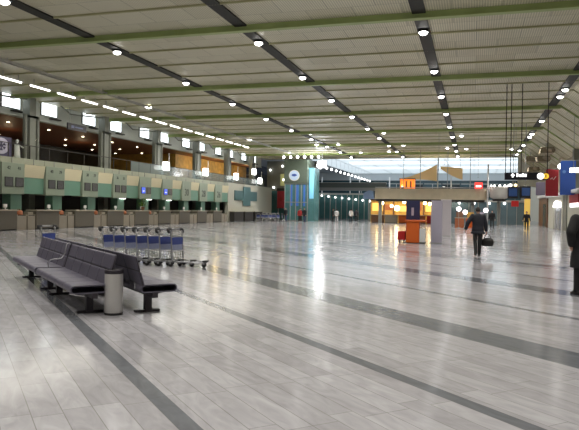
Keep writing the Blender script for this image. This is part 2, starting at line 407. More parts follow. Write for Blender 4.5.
# upper floor behind the desks
struct('mezzanine_slab', MB().bb(-46, -28.6, Y0, 88, 4.25, 4.6), 'strip', 'edge of the upper floor above the check-in desks', 'floor')
struct('ceiling_mezzanine', MB().bb(-46, -31.0, Y0, Y1, 7.75, 7.95), 'redwood', 'red brown slatted ceiling of the upper floor', 'ceiling')
struct('wall_left', MB().bb(-46.3, -46, Y0, YF, 0, 9.3), 'darkwall', 'dark back wall of the upper floor', 'wall')
struct('wall_mezzanine', MB().bb(-42.3, -42, Y0, 88, 4.6, 7.75), 'mezzback', 'dark brown back wall of the upper floor', 'wall')
gw = MB().bb(-33.3, -33, 65, 88, 4.6, 7.75).bb(-42, -33, 64.8, 65, 4.6, 7.75)
struct('wall_mezzanine_shop', gw, 'gold', 'golden lit wall of the upper floor restaurant', 'wall')
# recessed spots in the mezzanine ceiling
ms = thing('mezzanine_spot', 'x', 'ceiling light')
MB().lathe([(.14, 0), (.14, -.05), (.10, -.05)], n=12).build('rim', 'white', ms, True)
MB().ball((0, 0, -.05), (.11, .11, .03), 10, 6).build('lens', mat('mezz_lens', (1, 1, 1), emit=(1, .85, .6), strength=14), ms, True)
q = 0
for i in range(12):
    for x in (-33.2, -36.4, -39.8):
        y = 29 + 4.6*i + (0 if x == -33.2 else 1.9)
        if x < -36 and y > 64: continue
        q += 1
        place(ms, q == 1, (x, y, 7.75), 0, 'tiny warm spot in the red brown upper ceiling, %s, %s along' % ({-33.2: 'front row', -36.4: 'middle row', -39.8: 'rear row'}[x], ORD[i]), 'spots in the upper floor ceiling')
for y in (32, 42, 52): point('mezzanine_glow', (-36.5, y, 6.6), 22, (1, .72, .42))
for y in (68, 73, 78, 84): point('restaurant_glow', (-31.4, y, 6.9), 48, (1, .74, .34))
# glass balustrade of the mezzanine, pairs of lamp boxes on the columns
bal = thing('glass_balustrade', 'grey glass balustrade along the edge of the upper floor', 'balustrade', (-28.75, 0, 4.6))
MB().bb(-.015, .015, 48, 84, .05, .95).build('glass_panel', mat('balustrade_glass', (.30, .36, .36), .1, alpha=.55), bal)
MB().bb(-.03, .03, 24, 84, .95, 1.0).build('handrail', 'darkwall', bal)
b = MB()
for i in range(30): b.bb(-.025, .025, 25+2.03*i-.02, 25+2.03*i+.02, 0, .95)
b.build('post', 'darkwall', bal)['kind'] = 'stuff'
lb = thing('lamp_box', 'x', 'lamp')
MB().bb(-.22, .22, -.40, .40, 0, .82).build('light_box', 'boxlight', lb, bevel=.12)
MB().bb(-.2, .2, .40, .45, -.05, .87).build('back_bracket', 'grey', lb)
MB().cyl((0, .62, .2), (0, .62, 1.7), .045).build('tube', 'white', lb, True)
MB().bb(-1.0, .05, -.48, -.38, -.08, .0).bb(-.05, .05, -.4, .66, -.08, -.0).bb(-.05, .05, .58, .66, 0, .2).build('arm', 'grey', lb)
for i, (y, z) in enumerate([(53.6, 5.1), (62.8, 5.1), (71.9, 5.1), (78.4, 6.1), (80.9, 5.0)]):
    place(lb, i == 0, (-28.3, y, z), 0, 'glowing white box lamp on the %s' % ['third column from the left edge, above the desks', 'fourth column, above the desks', 'fifth column, above the desks', 'upper end of the left row, higher one', 'upper end of the left row, lower one'][i], 'white box lamps on the columns')
# poster with a round emblem
po = thing('poster', 'dark purple poster with a pale round emblem on the upper floor', 'poster', (-29.0, 32.3, 4.62))
MB().bb(-.05, .05, -2.6, 1.35, 0, 1.32).build('print', 'posterpurple', po)
e = MB()
n = 28
e.ring([(.42+.68*cos(2*pi*i/n), .72+.52*sin(2*pi*i/n)) for i in range(n)], [(.42+.40*cos(2*pi*i/n), .72+.30*sin(2*pi*i/n)) for i in range(n)], 0, .05, .07)
for a in range(0, 360, 60): e.box((.06, .42+.3*cos(R(a)), .72+.22*sin(R(a))), (.02, .24, .07), rx=R(a))
e.build('emblem', 'posterwhite', po)
st = thing('white_sculpture', 'white draped figure beside the purple poster on the upper floor', 'statue', (-28.95, 34.15, 4.6))
MB().loft([(z_*.66, a_*.75, b_*.75, c_, d_) for z_, a_, b_, c_, d_ in [(0, .28, .34, 0, 0), (.5, .22, .30, 0, .02), (1.1, .20, .28, 0, 0), (1.45, .16, .22, 0, -.03), (1.6, .06, .07, 0, 0), (1.72, .12, .12, 0, 0), (1.9, .11, .11, 0, .02), (1.98, .04, .04, 0, .02)]]).build('body', 'greywhite', st, True)
MB().path([(0, .12, .93), (.05, .3, .88), (.08, .5, .78)], .05).build('arm', 'greywhite', st, True)
# dark sign under the upper glowing panes
sg = thing('hanging_sign', 'small navy sign hung below the upper left glowing panes', 'sign', (-29.2, 40.9, 7.3))
MB().bb(-.06, .06, -1.15, 1.15, 0, .5).build('sign_box', 'navysign', sg)
MB().bb(.06, .07, -.75, -.4, .15, .35).bb(.06, .07, -.3, .7, .2, .3).build('marking', mat('dim_marking', (.15, .18, .35), .5), sg)
MB().cyl((0, -.9, .5), (0, -.9, 1.7), .02).cyl((0, .9, .5), (0, .9, 1.7), .02).build('hanger', 'grey', sg)

# ------------------------------------------------------------------ check-in row
XF = -27.6
struct('wall_check_in', MB().bb(-30.4, -30.2, Y0, 84, 0, 4.25), 'darkwall', 'dark wall behind the check-in desks', 'wall')
U = 4.07
def unit_y(k): return 31.2 + U*k
nums = {0: ('42', '41'), 1: ('40', '39'), 2: ('38', '37'), 3: ('36', '35')}
far_nums = {6: '30', 7: '28', 8: '26'}
WY = ['nearest the left edge', 'second from the left edge', 'third from the left edge', 'fourth from the left edge', 'fifth from the left edge', 'sixth from the left edge',
      'seventh from the left edge', 'eighth from the left edge', 'last of the row']
for k in range(-1, 9):
    y = unit_y(k); w = WY[k] if k >= 0 else 'cut by the left edge'
    gi = k if k >= 0 else 0
    if k >= 0:
      a = thing('check_in_sign', 'grey green check-in sign panel with two small screens, %s' % w if k not in far_nums else 'grey green check-in sign panel numbered %s' % far_nums[k], 'sign panel', (XF, y, 2.25), 0, 'grey green sign panels over the check-in desks')
      MB().bb(-.9, .06, .02, 2.0, 0, 1.95).build('body', 'panel', a, bevel=.02)
      for j in ((0, 1) if k not in far_nums else ()):
          yy = .25 + j*.93 + .03
          sc = MB().bb(.06, .09, yy, yy+.64, .5, 1.02).build('screen', 'bluescreen' if (k in (4, 5) and j == 0) else 'screen', a)
          MB().ring([(yy-.03, .47), (yy+.67, .47), (yy+.67, 1.05), (yy-.03, 1.05)], [(yy, .5), (yy+.64, .5), (yy+.64, 1.02), (yy, 1.02)], 0, .06, .10).build('bezel', 'black', sc)
          if k in (4, 5) and j == 0: text('logo', '~', .5, 'lettering', sc, (.10, yy+.32, .72), (R(90), 0, R(90)))
          if k in nums: text('number', nums[k][j], .30, 'ink', a, (.066, yy+.32, 1.62), (R(90), 0, R(90)))
      if k in far_nums: text('number', far_nums[k], .95, 'ink', a, (.066, 1.0, .8), (R(90), 0, R(90)))
      # panel B
      b = thing('check_in_fascia', 'cream topped teal fascia panel between sign panels, %s' % w, 'fascia panel', (XF-.1, y+2.02, 2.3), 0, 'cream and teal fascia panels over the check-in desks')
      MB().bb(-.5, 0, 0, 2.03, 0, 1.06).build('teal_panel', 'teal', b, bevel=.02)
      MB().prism([(-.3, 1.06), (.02, 1.06), (.16, 1.88), (-.3, 1.88)], 1, .03, 2.0).build('cream_panel', 'cream', b)
      # rail strip above
      s = thing('fascia_rail', 'pale greenish rail above the check-in panels, %s' % w, 'rail', (XF-.05, y, 4.2), 0, 'rails above the check-in panels')
      MB().bb(-.7, 0, 0, U-.03, 0, .36).build('rail_board', 'strip', s)
      MB().bb(0, .03, .95, 1.0, 0, .36).bb(0, .03, 2.95, 3.0, 0, .36).build('joint', 'grey', s)
      # pillar under A
      p = thing('desk_pillar', 'teal pillar holding up the sign panel, %s' % w, 'pillar', (XF-.62, y+1.72, 0), 0, 'teal pillars under the sign panels')
      MB().bb(-.35, .3, -.5, .5, .05, 2.25).build('shaft', 'teal', p, bevel=.02)
      MB().bb(-.4, .34, -.6, .6, 0, .06).build('plinth', 'black', p)
    # desk
    dy = y - 1.5
    d = thing('check_in_desk', 'brown grey check-in desk with pale worktop, %s' % w, 'desk', (XF+.55, dy, 0), 0, 'check-in desks along the left wall')
    MB().bb(-.75, 0, 0, 2.3, .08, 1.2).build('front_panel', 'desk', d, bevel=.02)
    MB().bb(-.8, .06, -.04, 2.34, 1.2, 1.28).build('worktop', 'desktop', d, bevel=.01)
    MB().bb(-.7, -.05, .03, 2.27, 0, .08).build('plinth', 'black', d)
    mo = thing('desk_monitor', 'small white backed monitor on the check-in desk, %s' % w, 'monitor', (XF+.15, dy+1.72, 1.28), 0, 'monitors on the check-in desks')
    MB().bb(-.10, .10, -.12, .12, 0, .03).build('base', 'white', mo)
    MB().bb(-.02, .02, -.03, .03, .03, .18).build('neck', 'white', mo)
    MB().bb(-.05, .03, -.15, .15, .12, .34).build('screen', 'white', mo, bevel=.02)
    # belt boxes
    for j, (o0, o1) in enumerate(((2.36, 3.20), (3.32, 4.02))):
        bx = thing('baggage_scale', 'beige baggage scale, %s of its pair, right of the desk %s' % (('left', 'right')[j], w), 'baggage scale', (XF+.5, dy+o0, 0), 0, 'baggage scale boxes between the check-in desks')
        ww = o1-o0
        MB().bb(-.52, 0, 0, ww, .0, .90).build('cladding', 'box', bx, bevel=.015)
        MB().bb(-.5, -.02, .05, ww-.05, .90, .94).build('belt', 'rubber', bx)
        MB().bb(-.52, 0, 0, .04, .9, .99).bb(-.52, 0, ww-.04, ww, .9, .99).build('side_guard', 'desktop', bx)
    if k < 5:
        cv = thing('travel_bag', 'orange brown bag on the scale beside the check-in desk %s' % w, 'bag', (XF+.25, dy+2.78, .94), 0, 'bags on the baggage scales')
        MB().loft([(0, .17, .30, 0, 0), (.05, .19, .33, 0, 0), (.24, .17, .30, 0, 0), (.30, .08, .2, 0, 0)]).build('body', 'orangebrown', cv, True)
        MB().path([(0, -.15, .28), (0, -.08, .37), (0, .08, .37), (0, .15, .28)], .02).build('handle', 'brown', cv, True)
        c2 = thing('tan_parcel', 'low tan parcel on the scale box past the bag, desk %s' % w, 'parcel', (XF+.25, dy+3.67, .94), 0, 'parcels on the baggage scales')
        MB().bb(-.18, .18, -.24, .24, 0, .2).build('carton', 'box', c2, bevel=.02); MB().bb(-.183, .183, -.03, .03, -.0, .204).build('tape', 'desktop', c2)

# small lamps under the fascia and the plant
for i, (k, d) in enumerate(((3, 1.9), (4, 2.2), (5, 1.9))):
    l = thing('counter_lamp', 'small bright lamp under the fascia over the %s' % ['fourth check-in desk', 'fifth check-in desk', 'sixth check-in desk'][i], 'lamp', (XF-.28, unit_y(k)+d, 2.25), 0, 'lamps under the fascia')
    MB().bb(-.12, .12, -.4, .4, 0, .05).build('housing', 'white', l)
    MB().bb(-.1, .1, -.36, .36, -.04, 0).build('lens', 'boxlight', l)
pl = thing('potted_plant', 'green potted plant standing on a check-in desk', 'plant', (-27.3, unit_y(4)+2.5, 1.28))
pl.location = (-27.4, 47.75, 1.28)
MB().lathe([(.12, 0), (.17, .05), (.2, .28), (.18, .3)]).build('pot', 'brown', pl, True)
lf = MB()
for i in range(46):
    a = random.random()*2*pi; h = .35+random.random()*.75; rr = .05+random.random()*.42
    c = Vector((rr*cos(a), rr*sin(a), h)); d = Vector((cos(a)*.14, sin(a)*.14, random.uniform(-.1, .14))); s_ = Vector((-sin(a), cos(a), 0))*.06
    lf.add([c-d, c+s_+Vector((0, 0, .012)), c+d, c-s_+Vector((0, 0, .012)), c-Vector((0, 0, .012))], [(0, 1, 2), (0, 2, 3), (0, 4, 1), (1, 4, 2), (2, 4, 3), (3, 4, 0)])
lf.build('foliage', 'leafgreen', pl)
MB().path([(0, 0, .28), (.02, .03, .6), (-.03, 0, .9)], .02).build('stem', 'brown', pl)

# ------------------------------------------------------------------ far end of the left row
w = MB().bb(-28.1, -27.7, 67.95, 84.4, 0, 4.6)
struct('wall_left_far', w, 'pale', 'pale wall at the end of the check-in row', 'wall')
cr = thing('teal_wall_sign', 'stepped teal board on the pale wall past the check-in desks', 'wall panel', (-27.65, 73.5, 2.0))
MB().bb(-.05, .04, -3.6, 4.4, .55, 1.75).build('wide_panel', 'tealdark', cr)
MB().bb(.04, .08, -.9, 1.8, -.1, 2.3).build('tall_panel', 'tealdark', cr)
for i in range(3):
    y = 68.3+3.6*i
    d = thing('service_desk', 'dark low desk under the pale wall, %s' % ['nearest the check-in row', 'middle one', 'next to the red sign'][i], 'desk', (-27.0, y, 0), 0, 'dark desks under the pale wall')
    MB().bb(-.6, 0, 0, 2.9, .06, 1.15).build('front_panel', 'darkwall', d)
    MB().bb(-.65, .05, -.05, 2.95, 1.15, 1.22).build('worktop', 'desktop', d)
    MB().bb(-.55, -.05, .05, 2.85, 0, .06).build('plinth', 'black', d)
rs = thing('red_sign', 'tall red lit panel at the end of the pale wall', 'sign', (-26.6, 86.5, 0))
MB().bb(-.9, .9, -.15, .15, 1.7, 4.2).build('panel', 'red', rs)
MB().bb(-1.0, 1.0, -.2, .2, 4.2, 4.6).build('header', 'darkwall', rs)
MB().bb(-.8, -.7, -.08, .08, 0, 1.7).bb(.7, .8, -.08, .08, 0, 1.7).build('post', 'grey', rs)
MB().cyl((-.35, -.17, 3.0), (-.35, -.15, 3.0), .3).cyl((.35, -.17, 2.5), (.35, -.15, 2.5), .3).build('disc_motif', 'redcloth', rs)

# ------------------------------------------------------------------ lift tower
tw = thing('lift_tower', 'tall glass lift tower with a dark green head and round emblem', 'tower', (-22.0, 80, 0))
MB().bb(-1.9, 1.2, -1.6, 1.6, 0, 4.95).build('glass_shaft', 'tealglass', tw)
m_ = MB()
for x in (-1.9, -1.15, -.4, .35, 1.2): m_.bb(x-.05, x+.05, -1.68, -1.6, 0, 4.95)
for z in (.1, 2.5, 4.9): m_.bb(-1.95, 1.25, -1.66, -1.6, z-.05, z+.05)
m_.build('mullion', 'grey', tw)
gs = MB()
for x, wd in ((-1.0, .25), (-.2, .35), (.75, .25)): gs.bb(x-wd/2, x+wd/2, -1.65, -1.61, 2.0, 4.8)
gs.build('blue_strip', mat('blue_lit_strip', (.05, .15, .5), .3, emit=(.06, .22, .65), strength=.2), tw)
MB().bb(-2.0, 1.2, -1.75, 1.75, 4.95, 8.1).build('head', mat('dark_grey_green', (.085, .11, .085), .5, noise=.2, nscale=2), tw)
MB().bb(1.35, 1.95, -1.3, 1.3, 3.0, 6.9).build('cyan_strip', 'cyan', tw); MB().bb(1.2, 2.0, -1.3, 1.3, 0, 3.0).build('lower_glass', 'tealglass', tw)
MB().bb(1.95, 2.02, -1.35, 1.35, 0, 6.9).bb(1.2, 1.35, -1.2, 1.2, 3.0, 6.9).bb(1.2, 2.02, -1.4, 1.4, 6.9, 7.05).build('cyan_frame', 'tealglass', tw)
em = MB().cyl((-.6, -1.83, 6.0), (-.6, -1.75, 6.0), .62, n=24).build('emblem', mat('emblem_pale', (.5, .6, .75), .4, emit=(.5, .65, .85), strength=.25), tw)
MB().ring([(-.6+.72*cos(2*pi*i/24), 6+.72*sin(2*pi*i/24)) for i in range(24)], [(-.6+.62*cos(2*pi*i/24), 6+.62*sin(2*pi*i/24)) for i in range(24)], 1, -1.85, -1.75).build('emblem_ring', 'white', em)
MB().ball((-.6, -1.83, 6.05), (.36, .05, .18)).build('emblem_mark', 'blue', em)
for i in range(6):
    x = -24.2+.95*i
    l = thing('tower_lamp', 'small white lamp on the ceiling edge above the lift tower, %s from the left' % ORD[i], 'ceiling light', (x, 78.6, 8.45), 0, 'lamps above the lift tower')
    MB().ball((0, 0, 0), .17, 10, 7).build('lens', 'lampwhite', l, True)
    MB().cyl((0, 0, .12), (0, 0, .552), .05).build('stem', 'grey', l)
gf0 = thing('green_grey_shopfront', 'tall green grey shop front with warm lamps left of the lift tower', 'shop', (-31, 92, 0))
MB().bb(0, 8, 0, .3, 0, 9.0).build('wall_board', 'colgrey', gf0)
MB().bb(2.2, 5.2, -.06, 0, 5.2, 7.0).build('window_glass', mat('yellow_green_window', (.3, .3, .12), .4, emit=(.55, .55, .22), strength=.35), gf0)
MB().bb(.4, 7.4, -.1, 0, 0, 4.4).build('lower_glass', 'tealglass', gf0)
for x, z in ((.6, 7.6), (2.6, 8.2), (4.6, 8.0), (2.8, 6.1), (4.6, 6.2), (1.2, 4.9), (6.3, 5.0)):
    MB().ball((x, -.35, z), .17, 8, 6).build('lamp', 'boxlight', gf0, True)
# bright flood lamp cluster
fc = thing('floodlight_cluster', 'dazzling white floodlight cluster hanging beside the lift tower', 'lamp', (-18.9, 78, 7.2))
for i, (x, z) in enumerate(((-.35, .4), (.3, .5), (-.15, -.15), (.35, 0), (-.45, .05))):
    MB().ball((x, 0, z), .21, 12, 8).build('globe', 'floodlight', fc, True)
MB().bb(-.6, .6, .25, .35, -.2, .7).cyl((0, .3, .7), (0, .3, 1.8), .05).build('bracket', 'grey', fc)
point('floodlight', (-18.9, 76.6, 6.0), 200, (1, 1, 1), .4)

# ------------------------------------------------------------------ far hall
struct('ceiling_far', MB().bb(-46, 11, Y1, YF, 11.2, 11.4), 'farwhite', 'white ceiling of the far hall', 'ceiling')
struct('wall_far_drop', MB().bb(-31.4, 11, Y1, Y1+.3, 9.0, 11.4), 'farwhite', 'drop edge between the two ceilings', 'wall')
struct('wall_far', MB().bb(-46, 11, YF, YF+.3, 0, 11.4), 'facade', 'dark glazed end wall of the far hall', 'wall')
struct('wall_far_upper', MB().bb(-46, 11, YF-.6, YF-.3, 9.3, 11.4), 'farwhite', 'white upper strip of the far end wall', 'wall')
struct('wall_far_gable', MB().bb(5.6, 11.0, Y1+.02, Y1+.3, 5.0, 9.0), 'greywhite', 'grey gable above the shops at the far right', 'wall')
fp = thing('luminous_strip', 'x', 'ceiling light')
MB().bb(-21, 13.5, -2.2, 2.2, -.06, 0).build('diffuser', 'farpanel', fp)
MB().bb(-21.1, 13.6, -2.3, -2.2, -.09, 0).bb(-21.1, 13.6, 2.2, 2.3, -.09, 0).build('frame', 'white', fp)
for i, y in enumerate((112.5, 124, 139)):
    place(fp, i == 0, (-3, y, 11.03), 0, 'bright white luminous strip across the far hall ceiling, %s from the camera' % ORD[i], 'luminous strips of the far hall ceiling')
bk = thing('glowing_ceiling_sheet', 'pale blue glowing sheet added to brighten the far hall ceiling', 'ceiling light', (-8, 131, 11.1))
MB().bb(-22, 18, -27, 28, 0, .08).build('diffuser', 'farglow', bk)  # added glowing sheet, stands in for light falling on the white ceiling
g = MB()
for i in range(9): g.bb(-22+5*i-.06, -22+5*i+.06, -27, 28, -.06, 0)
g.build('grid_bar', 'white', bk)
area('far_hall_light', (-10, 120, 10.2), 1500, 34, 50, (.88, .95, 1))
fs = thing('far_hall_lamp', 'x', 'ceiling light')
MB().ball((0, 0, 0), .22, 10, 7).build('lens', 'boxlight', fs, True)
MB().cyl((0, 0, .15), (0, 0, 2.05), .03).build('stem', 'white', fs)
for i in range(14):
    place(fs, i == 0, (-25.2, 104+4*i, 9.0), 0, 'small lamp in the row running into the far hall, %s from the camera' % ORD[i], 'row of lamps in the far hall')
# window bands and white posts at the far end
for i in range(9):
    x = -30+4.5*i
    p = thing('far_window_bay', 'dark glazed window bay in the far end wall, %s from the left' % ORD[i], 'window', (x, YF-.2, 5.3), 0, 'window bays of the far end wall')
    MB().bb(0, 4.2, 0, .1, 0, 3.2).build('glass', 'darkglass' if i % 2 else 'facade', p)
    MB().bb(0, 4.2, -.08, 0, 1.5, 1.65).bb(2, 2.15, -.08, 0, 0, 3.2).bb(0, 4.2, -.08, 0, 3.1, 3.25).build('mullion', 'greywhite', p)
for i, (x, y, h) in enumerate(((-21.3, 110, 7.8), (-19.6, 110, 7.8), (-26.5, 110, 7.5), (-14.5, 112, 7.6), (-3.4, 100, 7.4), (1.6, 76.5, 7.2))):
    p = thing('white_post', 'slim white post with a round foot, %s' % ['left of the pair behind the people', 'right of the pair behind the people', 'beside the lift tower', 'behind the tan bridge', 'behind the lilac panel', 'in front of the white drum'][i], 'post', (x, y, 0), 0, 'slim white posts')
    MB().cyl((0, 0, .1), (0, 0, h), .09).build('shaft', 'white', p, True)
    MB().lathe([(.3, 0), (.3, .06), (.12, .12)]).build('foot', 'grey', p)
# glazed ground-floor fronts in the distance
gf = thing('glazed_shopfront', 'teal glass front with a row of small lamps, left of the shops', 'glass front', (-26, 106, 0))
MB().bb(0, 12, 0, .2, 0, 4.2).build('glass', 'tealglass', gf)
b = MB()
for i in range(13): b.bb(i-.05, i+.05, -.06, 0, 0, 4.2)
b.bb(0, 12, -.1, 0, 4.2, 4.5); b.build('mullion', 'greywhite', gf)
for i in range(10):
    l = MB().ball((.6+1.2*i, -.6, 4.0-.12*i), .16, 8, 6).build('canopy_lamp', 'boxlight', gf, True)
    MB().cyl((.6+1.2*i, -.6, 4.0-.12*i), (.6+1.2*i, 0, 4.25), .02).build('bracket', 'grey', l)
MB().bb(0, 12, -.8, 0, 0, .02).build('threshold', 'grey', gf)
gr = thing('upper_gallery', 'dark upper gallery with a railing in front of the far windows', 'gallery', (-26, 104, 4.9))
MB().bb(0, 12, 0, 1.6, 0, .5).build('slab', 'grey', gr)
MB().bb(0, 12, 0, .08, .5, 1.3).build('parapet', mat('dark_parapet', (.11, .13, .12), .5), gr)
MB().bb(0, 12, -.03, .11, 1.3, 1.38).build('handrail', 'greywhite', gr)

# tan bridge
br = thing('footbridge', 'tan grey footbridge with rounded right end crossing in front of the far hall', 'bridge', (0, 76, 0))
poly = [(-11.6, 0), (.2, 0)] + [(.2+1.3*sin(pi*i/8), 1.6-1.6*cos(pi*i/8)) for i in range(1, 8)] + [(.2, 3.2), (-11.6, 3.2)]
MB().prism(poly, 2, 3.0, 4.3).build('parapet', 'bridge', br)
MB().prism([(a, b_) for a, b_ in [(-11.5, .1), (.2, .1), (1.2, .9), (1.3, 2.2), (.3, 3.1), (-11.5, 3.1)]], 2, 2.75, 3.0).build('underside', 'darkwall', br)
MB().path([(-11.6, .05, 4.42)] + [(.2, .05, 4.42)] + [(.2+1.3*sin(pi*i/8), 1.6-1.6*cos(pi*i/8), 4.42) for i in range(1, 8)], .05).build('handrail', 'steel', br)
for x in (-8.2, -6.2, -3.0, -.4): MB().cyl((x, .3, 4.3), (x, .3, 9.0), .04).build('hanger_rod', 'grey', br)
MB().bb(-11.3, -10.9, 1, 1.4, 0, 2.75).build('pillar', 'grey', br)
MB().bb(-.3, .1, 1.2, 1.6, 0, 2.75).build('pillar', 'grey', br)
l = MB()
# kiosk on the bridge level, red sign, drum balcony
ok = thing('orange_kiosk', 'small lit orange kiosk standing on the footbridge', 'kiosk', (-7.8, 78.6, 4.3))
MB().bb(-1.0, .75, -.5, .5, 0, 1.2).build('body', 'orangelit', ok)
MB().bb(-1.1, .85, -.6, .6, 1.2, 1.35).build('roof', 'brown', ok)
MB().bb(-.35, -.15, -.53, -.5, .2, 1.0).bb(.2, .4, -.53, -.5, .2, 1.0).build('door', 'brown', ok)
rd = thing('red_lit_sign', 'small red lit box sign on the footbridge railing', 'sign', (.55, 75.9, 4.3))
MB().bb(-.45, .45, -.1, .1, 0, .75).build('sign_box', 'redlit', rd, bevel=.05)
MB().bb(-.3, .3, -.13, -.1, .2, .4).build('marking', 'lettering', rd)
db = thing('drum_balcony', 'white grey rounded balcony drum beside the hanging monitors', 'balcony', (2.9, 77, 0))
MB().lathe([(.6, 3.1), (1.05, 3.35), (1.15, 4.3), (1.12, 4.6)], n=28).build('shell', 'drum', db, True)
MB().lathe([(.75, 2.9), (.75, 3.1), (.6, 3.12)], n=24).build('underside', 'darkwall', db, True)
for i in range(5):
    a = R(200+35*i); MB().ball((1.0*cos(a), 1.0*sin(a), 4.68), .12, 8, 6).build('lamp', 'boxlight', db, True)
MB().cyl((0, .8, 0), (0, .8, 2.95), .2).build('pillar', 'grey', db)
# curved tan wood sails
for i, (x0, x1, z0, z1, zb) in enumerate(((-10.8, -5.3, 6.5, 8.6, 6.1), (-4.8, -1.6, 8.3, 8.0, 6.3))):
    n = 10; top = [(x0+(x1-x0)*j/n, z0+(z1-z0)*((j/n)**1.5)) for j in range(n+1)]
    bot = [(x1-(x1-x0)*j/n, zb+.25*sin(pi*j/n)+(z0-.35-zb)*(j/n)**2) for j in range(n+1)]
    s = thing('wood_sail', ['long tan wooden sail rising to the right above the footbridge', 'short tan wooden sail right of the thin pole'][i], 'ceiling sail', (0, 95, 0), 0, 'tan wooden ceiling sails')
    MB().prism(top+bot, 1, 0, .25).build('panel', 'tan', s)
    MB().cyl((x0+.6, .1, z0+.2), (x0+.6, .1, 11.2), .03).cyl((x1-.3, .1, z1), (x1-.3, .1, 11.2), .03).build('hanger', 'grey', s)
for i, x in enumerate((-8.5, -3.5)):  # lamps added here to brighten the wooden sails
    u = thing('added_sail_lamp', 'small lamp added on the footbridge to brighten the sails, %s one' % ['left', 'right'][i], 'lamp', (x, 78.0, 4.3), 0, 'lamps added for the sails')
    MB().cyl((0, 0, 0), (0, 0, .3), .12, .18).build('housing', 'black', u, True); MB().cyl((0, 0, .3), (0, 0, .32), .15).build('lens', 'boxlight', u)
    spot('added_sail_light', (x, 78.0, 4.7), 3200, (1, .86, .62), 70, .5, .1, (R(100), 0, 0))
tp = thing('thin_mast', 'thin dark mast between the two wooden sails', 'mast', (-5.1, 94, 0))
MB().cyl((0, 0, 0), (0, 0, 10.4), .09).build('shaft', 'grey', tp); MB().lathe([(.25, 0), (.25, .05), (.1, .1)]).build('foot', 'grey', tp)

# shops below the bridge
sb = thing('cafe_menu_board', 'golden backlit cafe wall beneath the footbridge', 'shop front', (-13.2, 83, 0))
MB().bb(0, 9.8, 0, .2, 0, 2.9).build('wall_panel', 'gold', sb)
for i, (x0, x1) in enumerate(((.2, 1.6), (1.9, 2.9), (3.2, 5.0), (5.6, 6.7), (7.2, 8.6))):
    MB().bb(x0, x1, -.06, 0, 1.5+.15*(i % 2), 2.6-.2*(i % 3)).build('menu_panel', 'warmpanel' if i % 2 == 0 else 'orangebrown', sb)
MB().bb(0, 9.8, -.3, .2, 2.9, 3.2).build('header', 'darkwall', sb)
for x in (1.75, 3.05, 5.3, 6.95, 9.2): MB().bb(x-.1, x+.1, -.12, 0, 0, 2.9).build('pilaster', 'brown', sb)
for i, (x, z) in enumerate(((-11.3, 2.55), (-10.1, 2.2), (-9.4, 1.9), (-7.9, 2.3), (-7.1, 1.9), (-8.5, 2.7), (-5.9, 2.6), (-5.3, 2.5))):
    g = thing('globe_lamp', 'warm white globe lamp hanging in the cafe, %s from the left' % ORD[i], 'lamp', (x, 80.4, z), 0, 'globe lamps in the cafe')
    MB().ball((0, 0, 0), .2 if i not in (2, 4) else .34, 12, 8).build('globe', 'warmglobe', g, True)
    MB().cyl((0, 0, .1), (0, 0, 2.75-z), .015).build('cord', 'black', g)
for x in (-12, -9.5, -7, -4.5): point('cafe_glow', (x, 81.0, 2.5), 32, (1, .72, .36))
for i in range(5):
    x = -12.6+1.75*i
    c = thing('cafe_counter', '%s cafe counter below the footbridge, %s from the left' % (['brown', 'tan', 'red orange', 'orange', 'red'][i], ORD[i]), 'counter', (x, 79.6, 0), 0, 'cafe counters below the footbridge')
    MB().bb(0, 1.6, 0, .7, .05, 1.0).build('front', ['brown', 'box', 'orange', 'orangebrown', 'kred'][i], c)
    MB().bb(-.05, 1.65, -.05, .75, 1.0, 1.07).build('worktop', 'desktop', c)
    MB().bb(.05, 1.55, .05, .65, 0, .05).build('plinth', 'black', c)
# stand right of the lilac panel
for i in range(3):
    x = -1.7+1.0*i
    c = thing('snack_stand', '%s stand behind the walking man, %s from the left' % (['red brown', 'orange', 'tan'][i], ORD[i]), 'stand', (x, 63+.5*i, 0), 0, 'stands behind the walking man')
    MB().bb(0, .85, 0, .6, 0, .95).build('body', ['orangebrown', 'orange', 'tan'][i], c)
    MB().bb(-.04, .89, -.04, .64, .95, 1.02).build('worktop', 'desktop', c)
    MB().bb(.1, .75, .25, .35, 1.02, 1.55).build('back_board', ['brown', 'gold', 'lilac'][i], c)
for i, (x, z) in enumerate(((-1.35, 1.85), (-.75, 1.55), (1.15, 1.75))):
    l = thing('pink_white_lamp', 'pinkish white lamp on a stalk behind the walking man, %s from the left' % ORD[i], 'lamp', (x, 62.6, 0), 0, 'lamps on stalks behind the walking man')
    MB().ball((0, 0, z), .22, 10, 7).build('globe', mat('pink_globe', (1, 1, 1), emit=(1, .85, .85), strength=5), l, True)
    MB().cyl((0, 0, 0), (0, 0, z), .02).build('stalk', 'grey', l); MB().lathe([(.18, 0), (.18, .04), (.05, .06)]).build('base', 'grey', l)
bf = thing('glass_shopfront', 'long blue grey shop front below the right end of the footbridge', 'shop front', (-3, 86, 0))
MB().bb(0, 10, 0, .2, 0, 2.9).build('glass', mat('blue_grey_glass', (.11, .17, .20), .2, noise=.3, nscale=.6), bf)
b = MB()
for i in range(9): b.bb(1.2*i, 1.2*i+.08, -.06, 0, 0, 2.9)
b.bb(0, 10, -.1, .2, 2.9, 3.2); b.build('mullion', 'grey', bf)
for i in range(4):
    l = MB().ball((1.2+1.9*i, -.3, 2.75), .16, 10, 7).build('lamp', 'boxlight', bf, True)
bc = thing('blue_canopy', 'small pale blue awning at the left end of the footbridge', 'awning', (-12.6, 76.4, 0))
MB().prism([(-.5, 3.0), (.8, 3.0), (.8, 3.9), (.2, 4.1), (-.5, 3.7)], 1, 0, .9).build('cloth', mat('pale_blue_cloth', (.22, .32, .52), .6), bc)
MB().cyl((.1, .45, 0), (.1, .45, 3.0), .06).build('pole', 'grey', bc)

